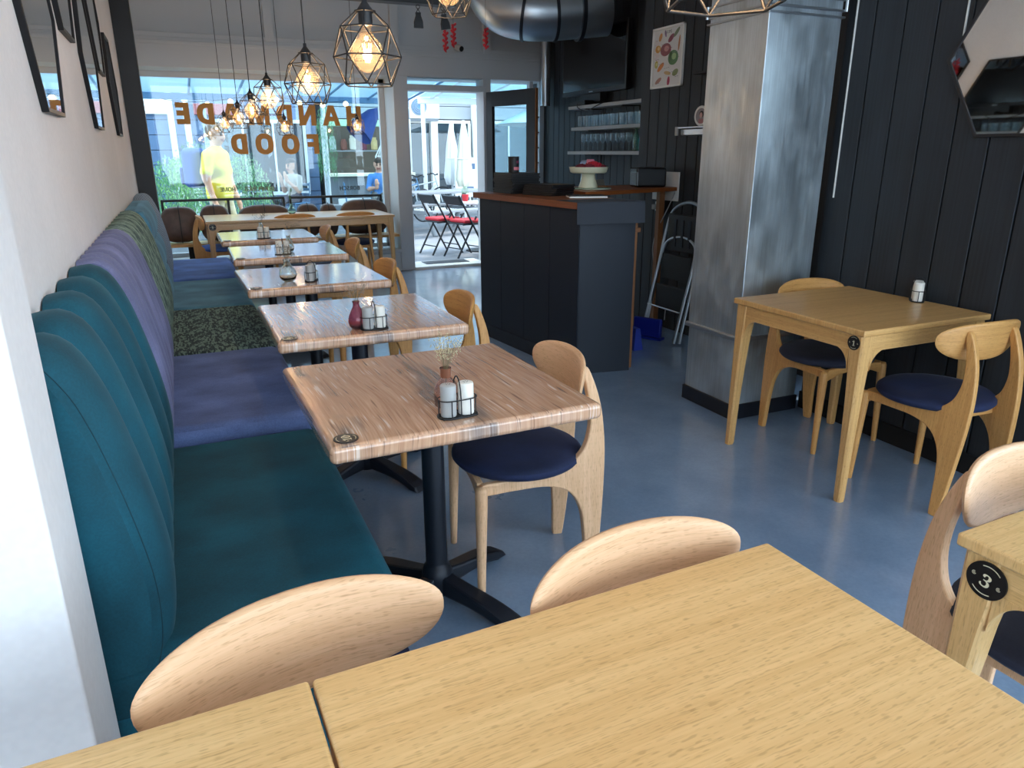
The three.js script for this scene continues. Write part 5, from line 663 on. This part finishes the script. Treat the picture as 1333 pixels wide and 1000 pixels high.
// seen through the door: picnic table, folding chairs, little table, bicycles, menu board
{ const t = thing('picnic_table', 'weathered grey picnic table with attached benches outside the door', 'picnic table', [4.55, 0, -13.3], 0.35); for (let k = 0; k < 5; k++) part('top_plank', rb(-0.95, 0.95, 0.71, 0.75, -0.35 + k * 0.142, -0.215 + k * 0.142, 0.006, 0), S.wood, t); for (const s of [-1, 1]) { for (let k = 0; k < 2; k++) part('bench_plank', rb(-0.95, 0.95, 0.42, 0.455, s * 0.72 - 0.13 + k * 0.135, s * 0.72 - 0.005 + k * 0.135, 0.006, 0), S.wood, t); part('cross_beam', rb(s * 0.7 - 0.03, s * 0.7 + 0.03, 0.36, 0.42, -0.84, 0.84, 0.006, 2), S.wood, t); for (const k of [-1, 1]) part('slanted_leg', rod([s * 0.7, 0.71, k * 0.22], [s * 0.7, -0.005, k * 0.58], 0.045, 6), S.wood, t); } }
function foldingChair(x, z, turn, label) { const c = thing('folding_chair', label, 'chair', [x, 0, z], turn, 'black folding chairs outside the door'); for (const s of [-1, 1]) { part('long_leg', rod([s * 0.2, 0.86, -0.26], [s * 0.2, -0.005, 0.24], 0.014, 8), S.metal, c); part('short_leg', rod([s * 0.17, 0.56, 0.06], [s * 0.17, -0.005, -0.28], 0.014, 8), S.metal, c); part('seat_bar', rod([s * 0.17, 0.46, -0.18], [s * 0.17, 0.46, 0.22], 0.012, 8), S.metal, c); } part('seat', rb(-0.19, 0.19, 0.455, 0.475, -0.18, 0.22, 0.006), S.metal, c); part('backrest', at(rb(-0.19, 0.19, -0.07, 0.07, -0.012, 0.012, 0.006), 0, 0.79, -0.225, 0, -0.5), S.metal, c); part('stretcher', rod([-0.17, 0.12, -0.21], [0.17, 0.12, -0.21], 0.008, 8), S.metal, c); part('stretcher', rod([-0.2, 0.12, 0.17], [0.2, 0.12, 0.17], 0.008, 8), S.metal, c); const k = thing('seat_pad', 'red quilted seat pad on the ' + label.replace(/^black /, ''), 'cushion', [x, 0.4755, z], turn, 'red seat pads'); part('pad', rb(-0.19, 0.19, 0, 0.045, -0.16, 0.23, 0.02, 1, 3), S.red, k); }
foldingChair(3.50, -10.42, 1.85, 'black folding chair nearer the door post'); foldingChair(3.72, -9.95, 1.85, 'black folding chair nearer the door leaf');
{ const t = cafeTable(4.12, -10.42, 'small square pale table beside the folding chairs', 0.72, 0.38, S.pale); const p = thing('potted_plant', 'small potted plant with red pot on the pale terrace table', 'plant', [3.98, 0.7205, -10.65]); part('pot', lathe([[0, 0], [0.04, 0], [0.055, 0.1], [0.05, 0.1], [0, 0.085]], 20), S.red, p); const f = part('foliage', leafG, leafM[1], p, [0, 0.15, 0]); f.scale.set(0.06, 0.08, 0.06); f.userData.kind = 'stuff'; }
{ const b = thing('street_bench', 'grey bench with black legs just outside the door leaf', 'bench', [4.62, 0, -9.82], 0.1); part('plank', rb(-0.5, 0.5, 0.40, 0.45, -0.18, 0.18, 0.008, 0), S.wood, b); for (const s of [-1, 1]) part('leg', rb(s * 0.42 - 0.03, s * 0.42 + 0.03, -0.005, 0.4, -0.15, 0.15, 0.006), S.metal, b); }
function bicycle(x, z, turn, label, mat) { const b = thing('bicycle', label, 'bicycle', [x, 0, z], turn, 'parked bicycles'); for (const s of [-0.52, 0.52]) { const w = part('wheel', at(new THREE.TorusGeometry(0.33, 0.018, 8, 40), s, 0.345, 0), S.metal, b); const sp = []; for (let k = 0; k < 10; k++) { const a = k * Math.PI / 5; sp.push(rod([s, 0.345, 0], [s + 0.33 * Math.cos(a), 0.345 + 0.33 * Math.sin(a), 0], 0.0025, 4)); } part('spokes', merge(sp), S.grey, w); } part('frame', merge([rod([-0.52, 0.345, 0], [-0.1, 0.30, 0], 0.012), rod([-0.52, 0.345, 0], [-0.16, 0.74, 0], 0.010), rod([-0.1, 0.30, 0], [-0.17, 0.80, 0], 0.016), rod([-0.1, 0.30, 0], [0.36, 0.72, 0], 0.018), rod([-0.16, 0.72, 0], [0.36, 0.80, 0], 0.016), rod([0.52, 0.345, 0], [0.34, 0.92, 0], 0.014)]), mat, b); part('saddle', at(rb(-0.12, 0.12, 0, 0.05, -0.06, 0.06, 0.02, 1, 3), -0.18, 0.82, 0), S.metal, b); part('handlebar', tube([[0.28, 0.95, -0.28], [0.36, 0.97, -0.12], [0.35, 0.94, 0], [0.36, 0.97, 0.12], [0.28, 0.95, 0.28]], 0.012, 24, 8), S.metal, b); part('crank', at(cyl(0.09, 0.09, -0.006, 0.006, 20), -0.1, 0.30, 0.03, 0, Math.PI / 2), S.grey, b); }
bicycle(4.3, -15.05, 0.5, 'bicycle parked before the person in blue jacket', S.steelBlue); bicycle(5.0, -16.2, 0.1, 'pale bicycle parked behind the picnic table', S.pale); bicycle(6.5, -16.4, -0.2, 'lilac bicycle leaning near the menu board', std({ color: '#9a8ac0', roughness: 0.5 }));
{ const [x] = spot(607, 215, -15.2); const m = thing('menu_board', 'white menu board standing behind the picnic table', 'board', [x, 0, -15.2], 0.1); part('panel', rb(-0.28, 0.28, 0.5, 1.32, -0.02, 0.02, 0.008), S.white, m); part('leg', rod([-0.22, 0.5, 0], [-0.25, -0.005, 0.08], 0.02, 6), S.wood, m); part('leg', rod([0.22, 0.5, 0], [0.25, -0.005, 0.08], 0.02, 6), S.wood, m); part('drawing', merge([rb(0.02, 0.2, 1.08, 1.2, 0.02, 0.022, 0.0005), rb(-0.2, -0.1, 0.85, 0.92, 0.02, 0.022, 0.0005), rb(0.0, 0.16, 0.62, 0.72, 0.02, 0.022, 0.0005)]), S.blue, m); }
renderer.render(scene, camera);
